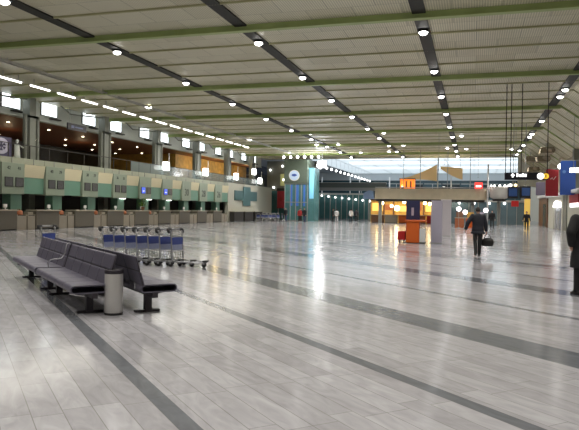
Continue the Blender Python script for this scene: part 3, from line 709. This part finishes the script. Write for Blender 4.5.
# ------------------------------------------------------------------ right side shops
struct('wall_shop_upper', MB().bb(8.6, 8.9, 50, Y1, 3.2, 6.8), mat('upper_beige', (.34, .30, .22), .6, noise=.15), 'darker beige wall above the shop fronts', 'wall')
for i, (y, m) in enumerate(((57, 'colgrey'), (66, 'beige'), (74, 'beige'), (82, 'beige'))):
    struct('column_right', MB().bb(8.0, 8.6, y-.4, y+.4, 0, 7.0), m, 'column between the shop fronts on the right, %s from the camera' % ORD[i], 'column')
sh = thing('shop', 'pale shop front with glass door and white lit sign', 'shop front', (7.7, 60.6, 0))
MB().bb(0, .9, 0, .6, 0, 3.2).bb(0, .9, 6.6, 11, 0, 3.2).bb(0, .9, .6, 6.6, 2.85, 3.2).build('frame', 'pale', sh, bevel=.02)
MB().bb(.2, .3, .7, 6.5, .05, 2.1).build('glass_door', mat('pale_glass', (.42, .43, .48), .15, noise=.2), sh)
MB().bb(.12, .2, 3.4, 3.6, 0, 2.1).bb(.12, .2, .7, .85, 0, 2.1).bb(.12, .2, 6.3, 6.5, 0, 2.1).build('door_frame', 'alum', sh)
sgn = MB()
for j, hh in enumerate((.35, .5, .42, .6, .55, .4)): sgn.bb(-.06, .05, .9+.92*j, 1.65+.92*j, 2.2, 2.2+hh)
sgn.bb(-.06, .05, .8, 6.4, 2.15, 2.3); sgn.build('lit_sign', mat('shop_sign_light', (1, 1, 1), emit=(1, 1, 1), strength=3), sh)
MB().bb(-.25, .9, -.3, 11.2, 3.2, 3.5).build('canopy', 'white', sh, bevel=.08)
s2 = thing('shop_unit', 'brown sided shop unit with pale top, beyond the pale shop front', 'shop front', (7.7, 73, 0))
MB().bb(0, .9, 0, 8.5, 0, 3.3).build('body', 'brown', s2)
MB().bb(-.2, .9, -.2, 8.7, 3.3, 3.7).build('canopy', 'white', s2, bevel=.08)
MB().bb(-.04, 0, 1, 3.5, 0, 2.6).build('doorway', 'darkglass', s2)
s3 = thing('corner_shop', 'grey pillared corner shop with small red and white sign at the right edge', 'shop front', (7.7, 51, 0))
MB().bb(0, .9, 7.2, 9.2, 0, 3.2).build('pillar', 'colgrey', s3)
MB().bb(.1, .9, 0, 7.2, 0, 3.2).build('front', 'pale', s3)
MB().bb(0, .1, 1.0, 5.6, 2.45, 3.1).build('red_sign', 'red', s3)
MB().bb(0, .1, 1.2, 5.2, 2.1, 2.42).build('white_sign', mat('soft_sign', (1, 1, 1), emit=(1, 1, 1), strength=1.8), s3)
MB().bb(-.25, .9, -.2, 9.3, 3.2, 3.5).build('canopy', 'white', s3, bevel=.08)
# banners facing the hall
def banner(name, label, x0, x1, y, z0, z1, m, mark=None, slant=0):
    b = thing(name, label, 'banner', ((x0+x1)/2, y, z0), 0, 'banners above the shops')
    w2, h = (x1-x0)/2, z1-z0
    MB().prism([(-w2, .0), (w2, slant*.0), (w2, h-slant), (-w2*.8, h), (-w2, h-.08)], 1, -.03, .03).build('cloth', m, b)
    MB().cyl((-w2, 0, h+.03), (8.63-(x0+x1)/2, 0, h-slant+.03), .03).build('pole', 'grey', b)
    if mark: mark(b, w2, h)
    return b
def redmark(b, w2, h):
    MB().path([(-.25*w2, -.04, .62*h), (0, -.04, .68*h), (.2*w2, -.04, .60*h), (.6*w2, -.04, .72*h)], .03).build('logo', 'white', b)
def bluemark(b, w2, h):
    MB().cyl((-.5*w2, -.045, .68*h), (-.5*w2, -.03, .68*h), .13).build('logo', mat('pale_blue_mark', (.12, .25, .55), .5), b)
banner('red_banner', 'red banner with a small white script mark above the shops', 6.2, 7.25, 60, 3.12, 5.55, 'red', redmark, .1)
banner('blue_banner', 'tall blue banner at the right edge above the shops', 6.65, 7.8, 54, 3.06, 5.8, 'blue', bluemark)
banner('purple_banner', 'small grey purple banner left of the red banner', 6.46, 7.4, 72, 3.5, 4.9, 'purple')
bl = thing('banner_floodlight', 'white floodlight above the top of the red banner', 'lamp', (7.35, 59.6, 5.75))
MB().ball((0, 0, 0), .24, 10, 7).build('lens', 'boxlight', bl, True); MB().bb(-.06, 1.25, -.05, .05, -.05, .05).build('arm', 'grey', bl)
lbx = thing('light_bar', 'bright horizontal light bar in front of the blue banner', 'lamp', (7.9, 51, 4.85))
MB().cyl((-.95, 0, 0), (.9, 0, 0), .17, n=12).build('tube', 'boxlight', lbx, True); MB().bb(-.95, .9, -.05, .05, .17, .23).cyl((0, 0, .2), (0, 0, 2.6), .03).build('hanger', 'grey', lbx)
# tangle of ceiling ducts at the right
for i, (y, x, z) in enumerate(((64, 6.6, 7.6), (70, 6.9, 7.3), (76, 6.2, 7.8), (82, 7.0, 7.0))):
    d = thing('air_duct', 'brownish air duct box under the sloping ceiling, %s from the camera' % ORD[i], 'duct', (x, y, z), 0, 'duct boxes under the sloping ceiling')
    MB().bb(-.6, .6, -1.2, 1.2, -.35, .2).build('box', 'ductbrown', d, bevel=.05)
    MB().cyl((0, -1.2, 0), (.4, -2.2, -.2), .18).build('pipe', 'ductbrown', d); MB().cyl((0, 0, .2), (0, 0, 1.3), .04).build('hanger', 'grey', d)

# overhead direction sign
ds = thing('direction_sign', 'long dark direction sign with white pictograms and yellow disc hung from the ceiling', 'sign', (2.9, 38, 3.47))
MB().bb(-1.2, 1.16, -.09, .09, 0, .42).build('sign_box', 'navysign', ds, bevel=.01)
mk = MB().bb(-.80, -.70, -.10, -.09, .14, .32).prism([(-.88, .24), (-.62, .24), (-.75, .38)], 1, -.10, -.09)
for x, h in ((-.56, .2), (-.40, .15), (-.26, .2), (-.12, .17)): mk.bb(x, x+.11, -.10, -.09, .17, .17+h)
mk.build('pictogram', 'lettering', ds)
MB().cyl((.74, -.11, .21), (.74, -.09, .21), .19, n=20).build('white_disc', 'lettering', ds)
MB().cyl((1.02, -.105, .21), (1.02, -.09, .21), .16, n=20).build('yellow_disc', 'yellow', ds)
MB().bb(.99, 1.05, -.115, -.105, .12, .3).build('disc_mark', 'ink', ds)
for x in (-1.15, -.88, -.3, 1.1): MB().cyl((x, 0, .42), (x, 0, 5.53), .025).build('hanger_rod', 'black', ds)
# hanging monitors
for i, (x, z, rz) in enumerate(((3.15, 2.75, 0), (4.12, 2.8, .3))):
    m1 = thing('hanging_monitor', ['flat dark blue information monitor hanging over the walkway', 'turned dark blue information monitor hanging beside the flat one'][i], 'monitor', (x, 55, z), rz, 'hanging monitors')
    MB().bb(-.42, .42, -.12, .2, 0, 1.0).build('casing', 'black', m1, bevel=.04)
    MB().bb(-.33, .33, -.14, -.12, .2, .85).build('screen', mat('dim_blue_screen', (.02, .05, .14), .3, emit=(.04, .10, .30), strength=.18), m1)
    MB().cyl((0, .05, 1.0), (0, .05, 9.0-z), .03).build('hanger_rod', 'grey', m1)
    if i == 0:
        MB().ball((-.2, 0, 1.12), .12, 8, 6).build('lamp', 'boxlight', m1, True); MB().ball((.2, 0, 1.12), .12, 8, 6).build('lamp', mat('yellow_lamp', (1, 1, 1), emit=(1, .8, .3), strength=3), m1, True)
rw = thing('red_white_sign', 'small red sign hung below the flat monitor', 'sign', (3.45, 57, 2.1))
MB().bb(-.3, .3, -.03, .03, 0, .5).build('board', 'kred', rw); MB().cyl((.0, .0, .5), (0, 0, 6.9), .015).build('hanger_rod', 'grey', rw)
yl = thing('yellow_lit_column', 'yellow lit display column behind the distant walker', 'display', (6.4, 82, 0))
MB().bb(-.32, .32, -.3, .3, 0, 3.3).build('body', mat('yellow_glow', (.9, .6, .12), .5, emit=(1, .65, .15), strength=.35), yl); MB().bb(-.36, .36, -.35, .35, 3.3, 3.5).build('cap', 'brown', yl)
# loose hanging rods from the ceiling near the right edge
for i, (x, y, z0) in enumerate(((6.5, 46, 4.8), (6.9, 44, 5.0), (-3.2, 60, 5.5), (.4, 64, 5.0))):
    r = thing('hanging_rod', 'thin hanging rod below the ceiling, %s' % ['left of the red banner', 'right of the red banner', 'above the lilac panel', 'above the walking man'][i], 'rod', (x, y, z0), 0, 'thin hanging rods')
    top = 9.0 if x < 5.6 else 9.0-(x-5.6)*.727
    MB().cyl((0, 0, 0), (0, 0, top-z0), .018).build('shaft', 'grey', r); MB().ball((0, 0, 0), .05, 8, 6).build('end_fitting', 'grey', r)

# ------------------------------------------------------------------ kiosk group in the middle
kx = thing('navy_display_board', 'tall navy display panel standing behind the orange kiosk', 'display panel', (-2.9, 31.9, 0))
MB().bb(-.36, .32, -.06, .06, .04, 2.1).build('board', 'navy', kx, bevel=.01); MB().bb(-.4, .36, -.25, .25, 0, .04).build('base', 'black', kx)
MB().bb(-.10, .02, -.07, -.06, 1.35, 1.75).build('print', 'lilac', kx)
ko = thing('orange_information_kiosk', 'orange information kiosk with a white side pocket', 'kiosk', (-2.7, 31.2, 0))
MB().bb(-.45, .18, -.35, .3, .03, 1.05).build('body', 'orange', ko, bevel=.02); MB().bb(-.5, .5, -.4, .35, 1.05, 1.14).build('worktop', 'orange', ko, bevel=.02)
MB().bb(.2, .46, -.32, .2, .06, .72).build('white_pocket', 'white', ko); MB().bb(-.42, .46, -.3, .25, 0, .05).build('plinth', 'black', ko)
kr = thing('red_box', 'small red box left of the orange kiosk', 'box', (-3.42, 31.6, 0))
MB().bb(-.2, .17, -.2, .2, .12, .56).build('body', 'kred', kr, bevel=.02); MB().bb(-.15, -.1, -.15, .15, 0, .12).bb(.07, .12, -.15, .15, 0, .12).build('leg', 'black', kr)
li = thing('lilac_display_board', 'tall pale lilac display panel right of the orange kiosk', 'display panel', (-1.74, 31.7, 0))
MB().bb(-.27, .27, -.12, .12, .02, 2.12).build('board', 'lilac', li, bevel=.01); MB().bb(-.3, .3, -.2, .2, 0, .03).build('base', 'grey', li)
l2 = thing('pale_display_board', 'pale pinkish display panel just behind the lilac one', 'display panel', (-1.9, 41, 0))
MB().bb(-.1, .55, -.1, .1, .02, 2.35).build('board', mat('pale_pink', (.62, .58, .62), .5), l2, bevel=.01); MB().bb(-.15, .6, -.2, .2, 0, .03).build('base', 'grey', l2)

# ------------------------------------------------------------------ foreground benches
BA = R(138)
def st_(p, t): return (p*sin(BA)+t*cos(BA), -p*cos(BA)+t*sin(BA))      # p across the stripes, t along them
def stadium(y0, y1, z0, z1, n=8):
    r = (z1-z0)/2; zc = (z0+z1)/2
    return [(y0+r+r*cos(pi/2+pi*i/n), zc+r*sin(pi/2+pi*i/n)) for i in range(n+1)] + [(y1-r+r*cos(-pi/2+pi*i/n), zc+r*sin(-pi/2+pi*i/n)) for i in range(n+1)]
NS, SW = 5, .565
def make_bench():
    b = thing('airport_bench', 'x', 'bench')
    for i in range(NS):
        x0 = i*SW
        out = stadium(-.72, -.17, .325, .445); inn = stadium(-.705, -.185, .340, .430)
        s = MB().ring(out, inn, 0, x0+.008, x0+SW-.008).build('seat', 'seat', b, True)
        mod = s.modifiers.new('edge', 'EDGE_SPLIT'); mod.split_angle = R(50)
        bk = MB()
        for (z0, z1, y0, y1) in ((.43, .64, -.235, -.17), (.655, .87, -.165, -.10)):
            bk.prism([(y0, z0), (y1, z1), (y1+.045, z1), (y0+.045, z0)], 0, x0+.012, x0+SW-.012)
        bk.build('backrest', 'seat', b, bevel=.02)
        MB().prism([(-.205, .44), (-.085, .865), (-.072, .865), (-.19, .44)], 0, x0, x0+SW).build('back_sheet', 'seatedge', b)
        MB().bb(x0+SW/2-.03, x0+SW/2+.03, -.24, -.16, .36, .45).build('bracket', 'chrome', b)
    MB().bb(0, NS*SW, -.42, -.34, .25, .325).build('beam', 'seatedge', b)
    for x in (.34, NS*SW-.34):
        l = MB().bb(x-.05, x+.05, -.43, -.33, .03, .27).build('leg', 'seatedge', b)
        MB().bb(x-.05, x+.05, -.56, -.18, 0, .035).build('foot', 'seatedge', l, bevel=.01)
        MB().cyl((x, -.43, .24), (x, -.66, .29), .016).build('strut', 'chrome', l)
    for x in (0.0,):
        MB().path([(x, -.13, .86), (x, -.15, .895), (x, -.19, .87), (x, -.22, .70), (x, -.28, .61), (x, -.46, .59), (x, -.52, .55), (x, -.50, .44)], .011).build('armrest', 'steel', b, True)
    return b
BN = make_bench()
PC = 2.68
L = NS*SW
# local x runs along t; front row faces -p: rotate so local +x -> +t direction (-1,1)/sqrt2, local -y -> -p
spots = [(PC-.02, 9.03, R(135), True, 'dark ribbed metal bench nearest the camera, its seat facing the lower left'),
         (PC-.02, 12.0, R(135), True, 'dark ribbed metal bench farther left, in line with the nearest bench'),
         (PC+.02, 8.75, R(-45), False, 'dark metal bench behind the bin, its seat facing right'),
         (PC+.02, 11.7, R(-45), False, 'dark metal bench hidden behind the far left bench, seat facing right')]
for i, (p, t, rz, fr, lab) in enumerate(spots):
    # rot 135deg maps +x to (-1,1)/sqrt2 = +t and +y to (-1,-1)/sqrt2 = -p ; rot -45 maps +x to -t and +y to +p
    if fr:
        x, y = st_(p, t+L); r = BA-pi      # +x -> -t, +y -> +p : seat (local -y) faces -p
    else:
        x, y = st_(p, t); r = BA           # +x -> +t, +y -> -p : seat faces +p
    o = place(BN, i == 0, (x, y, 0), r, lab, 'back to back benches')
    if i in (1, 2):
        for ch in list(o.children):
            if ch.name.startswith('armrest'): bpy.data.objects.remove(ch)

# litter bin
bn = thing('litter_bin', 'round perforated aluminium litter bin in front of the benches', 'bin', (-5.02, 7.96, 0))
MB().lathe([(.128, .03), (.132, .04), (.132, .60), (.128, .61)], n=36).build('shell', 'bin', bn, True)
MB().lathe([(.125, 0), (.134, .005), (.134, .035), (.12, .04)], n=36).build('base_ring', 'black', bn, True)
rim = MB().lathe([(.133, .60), (.138, .61), (.138, .645), (.13, .66), (.105, .66), (.10, .64)], n=36); rim.build('rim', 'seatedge', bn, True)
MB().lathe([(.098, .62), (.098, .645), (.09, .65)], n=24).build('inner_liner', 'black', bn)

# luggage trolleys
def make_trolley():
    t = thing('luggage_trolley', 'x', 'trolley')          # heads along +X, width along Y
    f = MB()
    for s in (-1, 1):
        f.path([(0, s*.25, .10), (-.02, s*.25, .5), (-.06, s*.25, .93), (-.10, s*.25, .98)], .018)
        f.path([(-.05, s*.25, .13), (.3, s*.24, .14), (.7, s*.12, .13), (.86, s*.07, .12)], .02)
    f.cyl((0, -.25, .42), (0, .25, .42), .014).cyl((-.04, -.25, .78), (-.04, .25, .78), .014).cyl((.3, -.24, .14), (.3, .24, .14), .016).cyl((.6, -.15, .135), (.6, .15, .135), .016)
    f.build('frame', 'steel', t, True)
    MB().cyl((-.10, -.22, .985), (-.10, .22, .985), .026).build('handle', 'steel', t, True)
    for s in (-1, 1): MB().path([(-.10, s*.2, .985), (-.10, s*.33, .985), (-.08, s*.335, .93), (-.07, s*.30, .90)], .035).build('grip', 'rubber', t, True)
    ad = MB().bb(-.045, -.025, -.235, .235, .42, .77).build('advert_panel', 'adpale', t)
    MB().bb(-.05, -.02, -.237, .237, .58, .772).build('blue_print', 'adblue', ad)
    bk = MB()
    for z in (.17, .24, .31, .38): bk.cyl((.03, -.24, z), (.03, .24, z), .008)
    for y in (-.15, -.05, .05, .15): bk.path([(.03, y, .40), (.05, y, .17), (.28, y, .155)], .008, 6)
    bk.build('basket', 'chrome', t, True)
    for (x, y) in ((-.02, -.30), (-.02, .30), (.84, 0)):
        w = MB().cyl((x, y-.022, .065), (x, y+.022, .065), .065, n=14).build('wheel', 'rubber', t, True)
        MB().bb(x-.03, x+.03, y-.035, y+.035, .07, .14).build('fork', 'steel', w)
    MB().path([(.88, -.12, .17), (.92, 0, .17), (.88, .12, .17)], .03).build('bumper', 'rubber', t, True)
    return t
TR = make_trolley()
for i in range(7):
    x = -9.82+.368*i; y = 15.35-.03*i
    place(TR, i == 0, (x, y, 0), R(-9), 'luggage trolley with blue advert panel behind the benches, %s' % ['leftmost of the row', 'second from the left in the row', 'third from the left in the row', 'middle one of the row', 'third from the right in the row', 'second from the right in the row', 'rightmost with base sticking out'][i], 'row of luggage trolleys')
place(TR, False, (-11.72, 15.2, 0), R(-9), 'lone luggage trolley behind the far left bench', 'single trolley')
for i in range(9):
    place(TR, False, (-25.9+1.0*(i % 3), 73.6+1.5*(i//3)+.1*i, 0), R(-100+13*i), 'distant luggage trolley left of the lift tower, %s from the left' % ORD[i], 'distant trolleys')

# ------------------------------------------------------------------ people
def person(label, loc, rz, H=1.78, top='jacketnavy', bottom='trousers', hair='hairdark', ll=(5, 2, 5), rl=(-5, 2, 5), la=(0, 10, 10), ra=(0, 10, 10), lean=0, coat=0, vox=.014, group=None, fo=.55, bulk=0.):
    k = H/1.78
    root = thing('person', label, 'person', loc, rz, group)
    V = lambda x, y, z: Vector((x, y, z))*k
    hips = .93
    def leg(sx, a):
        f, o, kn = (R(q) for q in a)
        h = Vector((sx*.095, 0, hips)); d = Vector((sx*sin(o), sin(f), -cos(f))).normalized()
        kne = h+d*.43; d2 = Vector((sx*sin(o)*.4, sin(f-kn), -cos(f-kn))).normalized()
        return h, kne, kne+d2*.42
    LL, RL = leg(-1, ll), leg(1, rl)
    dz = .085-min(LL[2].z, RL[2].z)
    LL = [p+Vector((0, 0, dz)) for p in LL]; RL = [p+Vector((0, 0, dz)) for p in RL]; hz = hips+dz
    ln = R(lean)
    def T(x, y, z):   # torso point, z measured from the hip, leaning forward
        return Vector((x, y*cos(ln)+z*sin(ln), hz+z*cos(ln)-y*sin(ln)))
    def arm(sx, a):
        f, o, e = (R(q) for q in a)
        s = T(sx*.185, 0, .50); d = Vector((sx*sin(o), sin(f), -cos(f)*cos(o))).normalized()
        el = s+d*.29; d2 = Vector((sx*sin(o)*fo, sin(f+e), -cos(f+e))).normalized()
        return s, el, el+d2*.25, d2
    LA, RA = arm(-1, la), arm(1, ra)
    def limb(mb, pts, rs):
        for i in range(len(pts)-1): mb.cyl(pts[i]*k, pts[i+1]*k, rs[i]*k, rs[i+1]*k, 14)
        for p, r in zip(pts, rs): mb.ball(p*k, r*k, 12, 8)
    def torso(mb, g, z0=-.06, z1=.56, flare=0):
        prof = [(-.06, .165, .11), (.02, .165, .115), (.15, .145, .10), (.30, .16, .11), (.42, .175, .11), (.50, .16, .095), (.545, .10, .075), (.565, .055, .055)]
        rings = []
        for z, rx, ry in prof: rings.append((z, rx+g, ry+g))
        n = 18; v = []
        if flare:
            rings = [(-flare, .20+g, .15+g), (-flare*.5, .19+g, .14+g)] + rings
        for z, rx, ry in rings:
            for i in range(n):
                if z < 0: q = Vector((rx*cos(2*pi*i/n), ry*sin(2*pi*i/n), hz+z))
                else: q = T(rx*cos(2*pi*i/n), ry*sin(2*pi*i/n), z)
                v.append(q*k)
        f = [(j*n+i, j*n+(i+1) % n, (j+1)*n+(i+1) % n, (j+1)*n+i) for j in range(len(rings)-1) for i in range(n)]
        f += [tuple(range(n-1, -1, -1)), tuple(range((len(rings)-1)*n, len(rings)*n))]
        mb.add(v, f)
    hc = T(0, .025, .70)
    b = MB(); torso(b, -.012)
    b.cyl(T(0, 0, .53)*k, T(0, .01, .62)*k, .055*k, .05*k)
    b.ball(hc*k, (.075*k, .095*k, .115*k), 18, 12)                                        # skull
    b.ball((hc+Vector((0, .035, -.06)))*k, (.055*k, .06*k, .055*k))                         # jaw
    b.cyl((hc+Vector((0, .085, .02)))*k, (hc+Vector((0, .115, -.025)))*k, .009*k, .016*k)   # nose
    for s in (-1, 1):
        b.ball((hc+Vector((s*.078, -.005, -.005)))*k, (.014*k, .022*k, .034*k), 10, 7)
        b.ball((hc+Vector((s*.03, .083, .028)))*k, (.024*k, .016*k, .010*k), 10, 7)         # brow
    b.ball((hc+Vector((0, .088, -.058)))*k, (.026*k, .014*k, .010*k), 10, 7)                # lips
    for A, s in ((LA, -1), (RA, 1)):
        limb(b, [A[0], A[1], A[2]], [.045, .038, .026])
        d = A[3]; side = Vector((0, 1, 0)); side = (side-d*side.dot(d)).normalized(); nor = d.cross(side)
        w = A[2]; pc = w+d*.05
        b.cyl(w*k, (w+d*.09)*k, .026*k, .034*k); b.ball(pc*k, (.03*k, .036*k, .045*k))
        for j, ln_ in enumerate((.068, .078, .072, .055)):
            base = w+d*.085+side*(.03-.02*j); c = nor*(-s)*.0
            inn = Vector((-s, 0, 0))
            p1 = base+d*ln_*.5+inn*.006; p2 = base+d*ln_*.85+inn*.026; p3 = base+d*ln_*.95+inn*.05
            limb(b, [base, p1, p2, p3], [.0105, .0095, .009, .0075])
        th = w+d*.03+side*.03
        limb(b, [th, th+d*.03+side*.022, th+d*.06+side*.026+Vector((-s*.012, 0, 0))], [.013, .011, .009])
    for Lg in (LL, RL):
        limb(b, Lg, [.075, .05, .036])
        a = Lg[2]; b.ball((a+Vector((0, .05, -.05)))*k, (.030*k, .09*k, .026*k))
    b.build('body', 'skin', root, True, remesh=vox*.6)
    for s in (-1, 1): MB().ball((hc+Vector((s*.03, .088, .012)))*k, .011*k, 8, 6).build('eye', 'ink', root, True)
    # hair cap
    hb = MB().ball(hc*k, (.084*k, .103*k, .122*k), 22, 16)
    keep = [f for f in hb.f if not (lambda c: (c.y > (hc.y+.045)*k and c.z < (hc.z+.06)*k) or c.z < (hc.z-.055)*k)(sum((Vector(hb.v[i]) for i in f), Vector())/len(f))]
    hb.f = keep
    ho = hb.build('hair', hair, root, True); sm = ho.modifiers.new('thick', 'SOLIDIFY'); sm.thickness = .012; sm.offset = -1
    # trousers, jacket, shoes
    t = MB()
    for Lg in (LL, RL): limb(t, [Lg[0]+Vector((0, 0, .02)), Lg[1], Lg[2]+Vector((0, 0, .0))], [.098, .072, .060])
    t.loft([(z*k, rx*k, ry*k, 0, 0) for z, rx, ry in ((hz-.12, .15, .11), (hz-.02, .175, .125), (hz+.08, .165, .118))])
    t.build('trousers', bottom, root, True, remesh=vox)
    j = MB(); torso(j, .028+bulk, flare=max(coat, .14))
    for A in (LA, RA): limb(j, [A[0]+Vector((0, 0, -.015)), A[1], A[1]+(A[2]-A[1])*.96], [.078+bulk*.7, .064+bulk*.7, .050+bulk*.4])
    j.cyl(T(0, -.005, .50)*k, T(0, .0, .585)*k, .095*k, .068*k)
    j.build('coat' if coat else 'jacket', top, root, True, remesh=vox)
    for Lg in (LL, RL):
        a = Lg[2]; z = a.z-.085
        s = MB().loft([((z+.0)*k, .045*k, .135*k, a.x*k, (a.y+.055)*k), ((z+.03)*k, .05*k, .14*k, a.x*k, (a.y+.055)*k), ((z+.065)*k, .045*k, .10*k, a.x*k, (a.y+.03)*k), ((z+.10)*k, .042*k, .055*k, a.x*k, a.y*k)])
        s.build('shoe', 'leather', root, True)
    return root, LA, RA, hz

# man walking away with a bag
m1, LA, RA, hz = person('man in navy jacket and charcoal trousers walking away with a black bag', (.17, 23.3, 0), R(6), 1.80, ll=(-9, -1, 14), rl=(8, -2, 2), la=(-16, 34, 12), ra=(4, 15, 6), lean=3, vox=.012, bulk=.02)
k = 1.80/1.78; hand = (RA[2]+RA[3]*.12)*k
mw = Matrix.Translation((.17, 23.3, 0)) @ Matrix.Rotation(R(6), 4, 'Z'); hw = mw @ hand
bg = thing('hand_bag', 'black rounded leather bag carried in the right hand of the walking man', 'bag', (hw.x+.04, hw.y, hw.z-.44), R(6))
MB().loft([(0, .15, .08, 0, 0), (.02, .20, .10, 0, 0), (.14, .225, .11, 0, 0), (.24, .20, .09, 0, 0), (.29, .12, .05, 0, 0), (.30, .04, .02, 0, 0)], 22).build('body', 'leather', bg, True)
for s in (-1, 1): MB().path([(-.12, s*.03, .27), (-.09, s*.03, .36), (-.03, s*.015, .44), (.03, s*.015, .44), (.09, s*.03, .36), (.12, s*.03, .27)], .012).build('handle', 'leather', bg, True)
person('dark dressed person standing in the distance just right of the man with the bag', (1.74, 62.4, 0), R(170), 1.80, top='coatblack', ll=(6, 3, 4), rl=(-6, 3, 6), la=(6, 14, 10), ra=(-4, 14, 10), vox=.02)
person('person in black walking alone in front of the shops on the right', (4.45, 57.4, 0), R(175), 1.75, top='coatblack', ll=(12, 2, 6), rl=(-12, 2, 14), la=(-14, 16, 20), ra=(14, 16, 24), vox=.02)
person('person in a long black coat standing at the right edge of the photo', (2.08, 13.15, 0), R(25), 1.84, top='coatblack', bottom='coatblack', ll=(4, 2, 3), rl=(-3, 2, 3), la=(-12, 27, 30), ra=(-12, 24, 30), coat=.42, vox=.012, fo=-.5, bulk=.035)
for i, (x, y, tp, bt, H, lab) in enumerate([
    (-17.0, 79.0, 'whitecloth', 'whitecloth', 1.72, 'person in pale clothes standing left of the group near the lift tower'),
    (-17.6, 79.4, 'coatblack', 'trousers', 1.78, 'dark dressed person at the left shoulder of the one in pale clothes'),
    (-15.5, 81.0, 'whitecloth', 'trousers', 1.76, 'person with pale top and dark trousers in front of the yellow cafe'),
    (-14.9, 81.5, 'jacketnavy', 'trousers', 1.75, 'person in navy and dark trousers beside the yellow cafe'),
    (-18.9, 70.0, 'jacketnavy', 'jeans', 1.78, 'person in blue standing right in front of the cyan glass strip'),
    (-21.3, 77.0, 'coatblack', 'trousers', 1.76, 'person in black standing at the foot of the lift tower'),
    (-23.0, 76.0, 'jacketnavy', 'jeans', 1.78, 'person in navy among the trolleys left of the lift tower'),
    (-24.3, 80.5, 'coatblack', 'jeans', 1.70, 'person in black coat and jeans under the red sign panel'),
    (-11.2, 77.4, 'coatblack', 'trousers', 1.80, 'person in black with back to the cafe under the footbridge'),
    (-20.6, 74.0, 'redcloth', 'trousers', 1.70, 'person in red standing before the lift tower')]):
    person(lab, (x, y, 0), R(random.choice((170, 200, 20, -60, 100))), H, top=tp, bottom=bt, ll=(8, 2, 6), rl=(-8, 2, 8), la=(8, 10, 20), ra=(-8, 10, 16), vox=.026, group='people in the distance')

# ------------------------------------------------------------------ world, camera, view
W = bpy.data.worlds.new('world'); SC.world = W; W.use_nodes = True
W.node_tree.nodes['Background'].inputs['Color'].default_value = (.05, .06, .08, 1)
W.node_tree.nodes['Background'].inputs['Strength'].default_value = .3
cd = bpy.data.cameras.new('camera'); co = bpy.data.objects.new('camera', cd); COL.objects.link(co)
cd.sensor_fit = 'HORIZONTAL'; cd.sensor_width = 36; cd.lens = 36*620/579; cd.clip_end = 500
yaw, pit, roll = R(16.5), math.atan(5.9/620), R(.9)
fw = Vector((-sin(yaw)*cos(pit), cos(yaw)*cos(pit), -sin(pit))); r0 = Vector((cos(yaw), sin(yaw), 0)); u0 = r0.cross(fw)
rt = r0*cos(roll)+u0*sin(roll); up_ = u0*cos(roll)-r0*sin(roll)
mt = Matrix((rt, up_, -fw)).transposed().to_4x4(); mt.translation = (0, 0, 1.58)
co.matrix_world = mt
SC.camera = co
SC.cycles.sample_clamp_indirect = 4; SC.cycles.sample_clamp_direct = 12
vs = SC.view_settings; vs.view_transform = 'Standard'; vs.look = 'None'; vs.gamma = 1; vs.use_curve_mapping = False; vs.exposure = 0
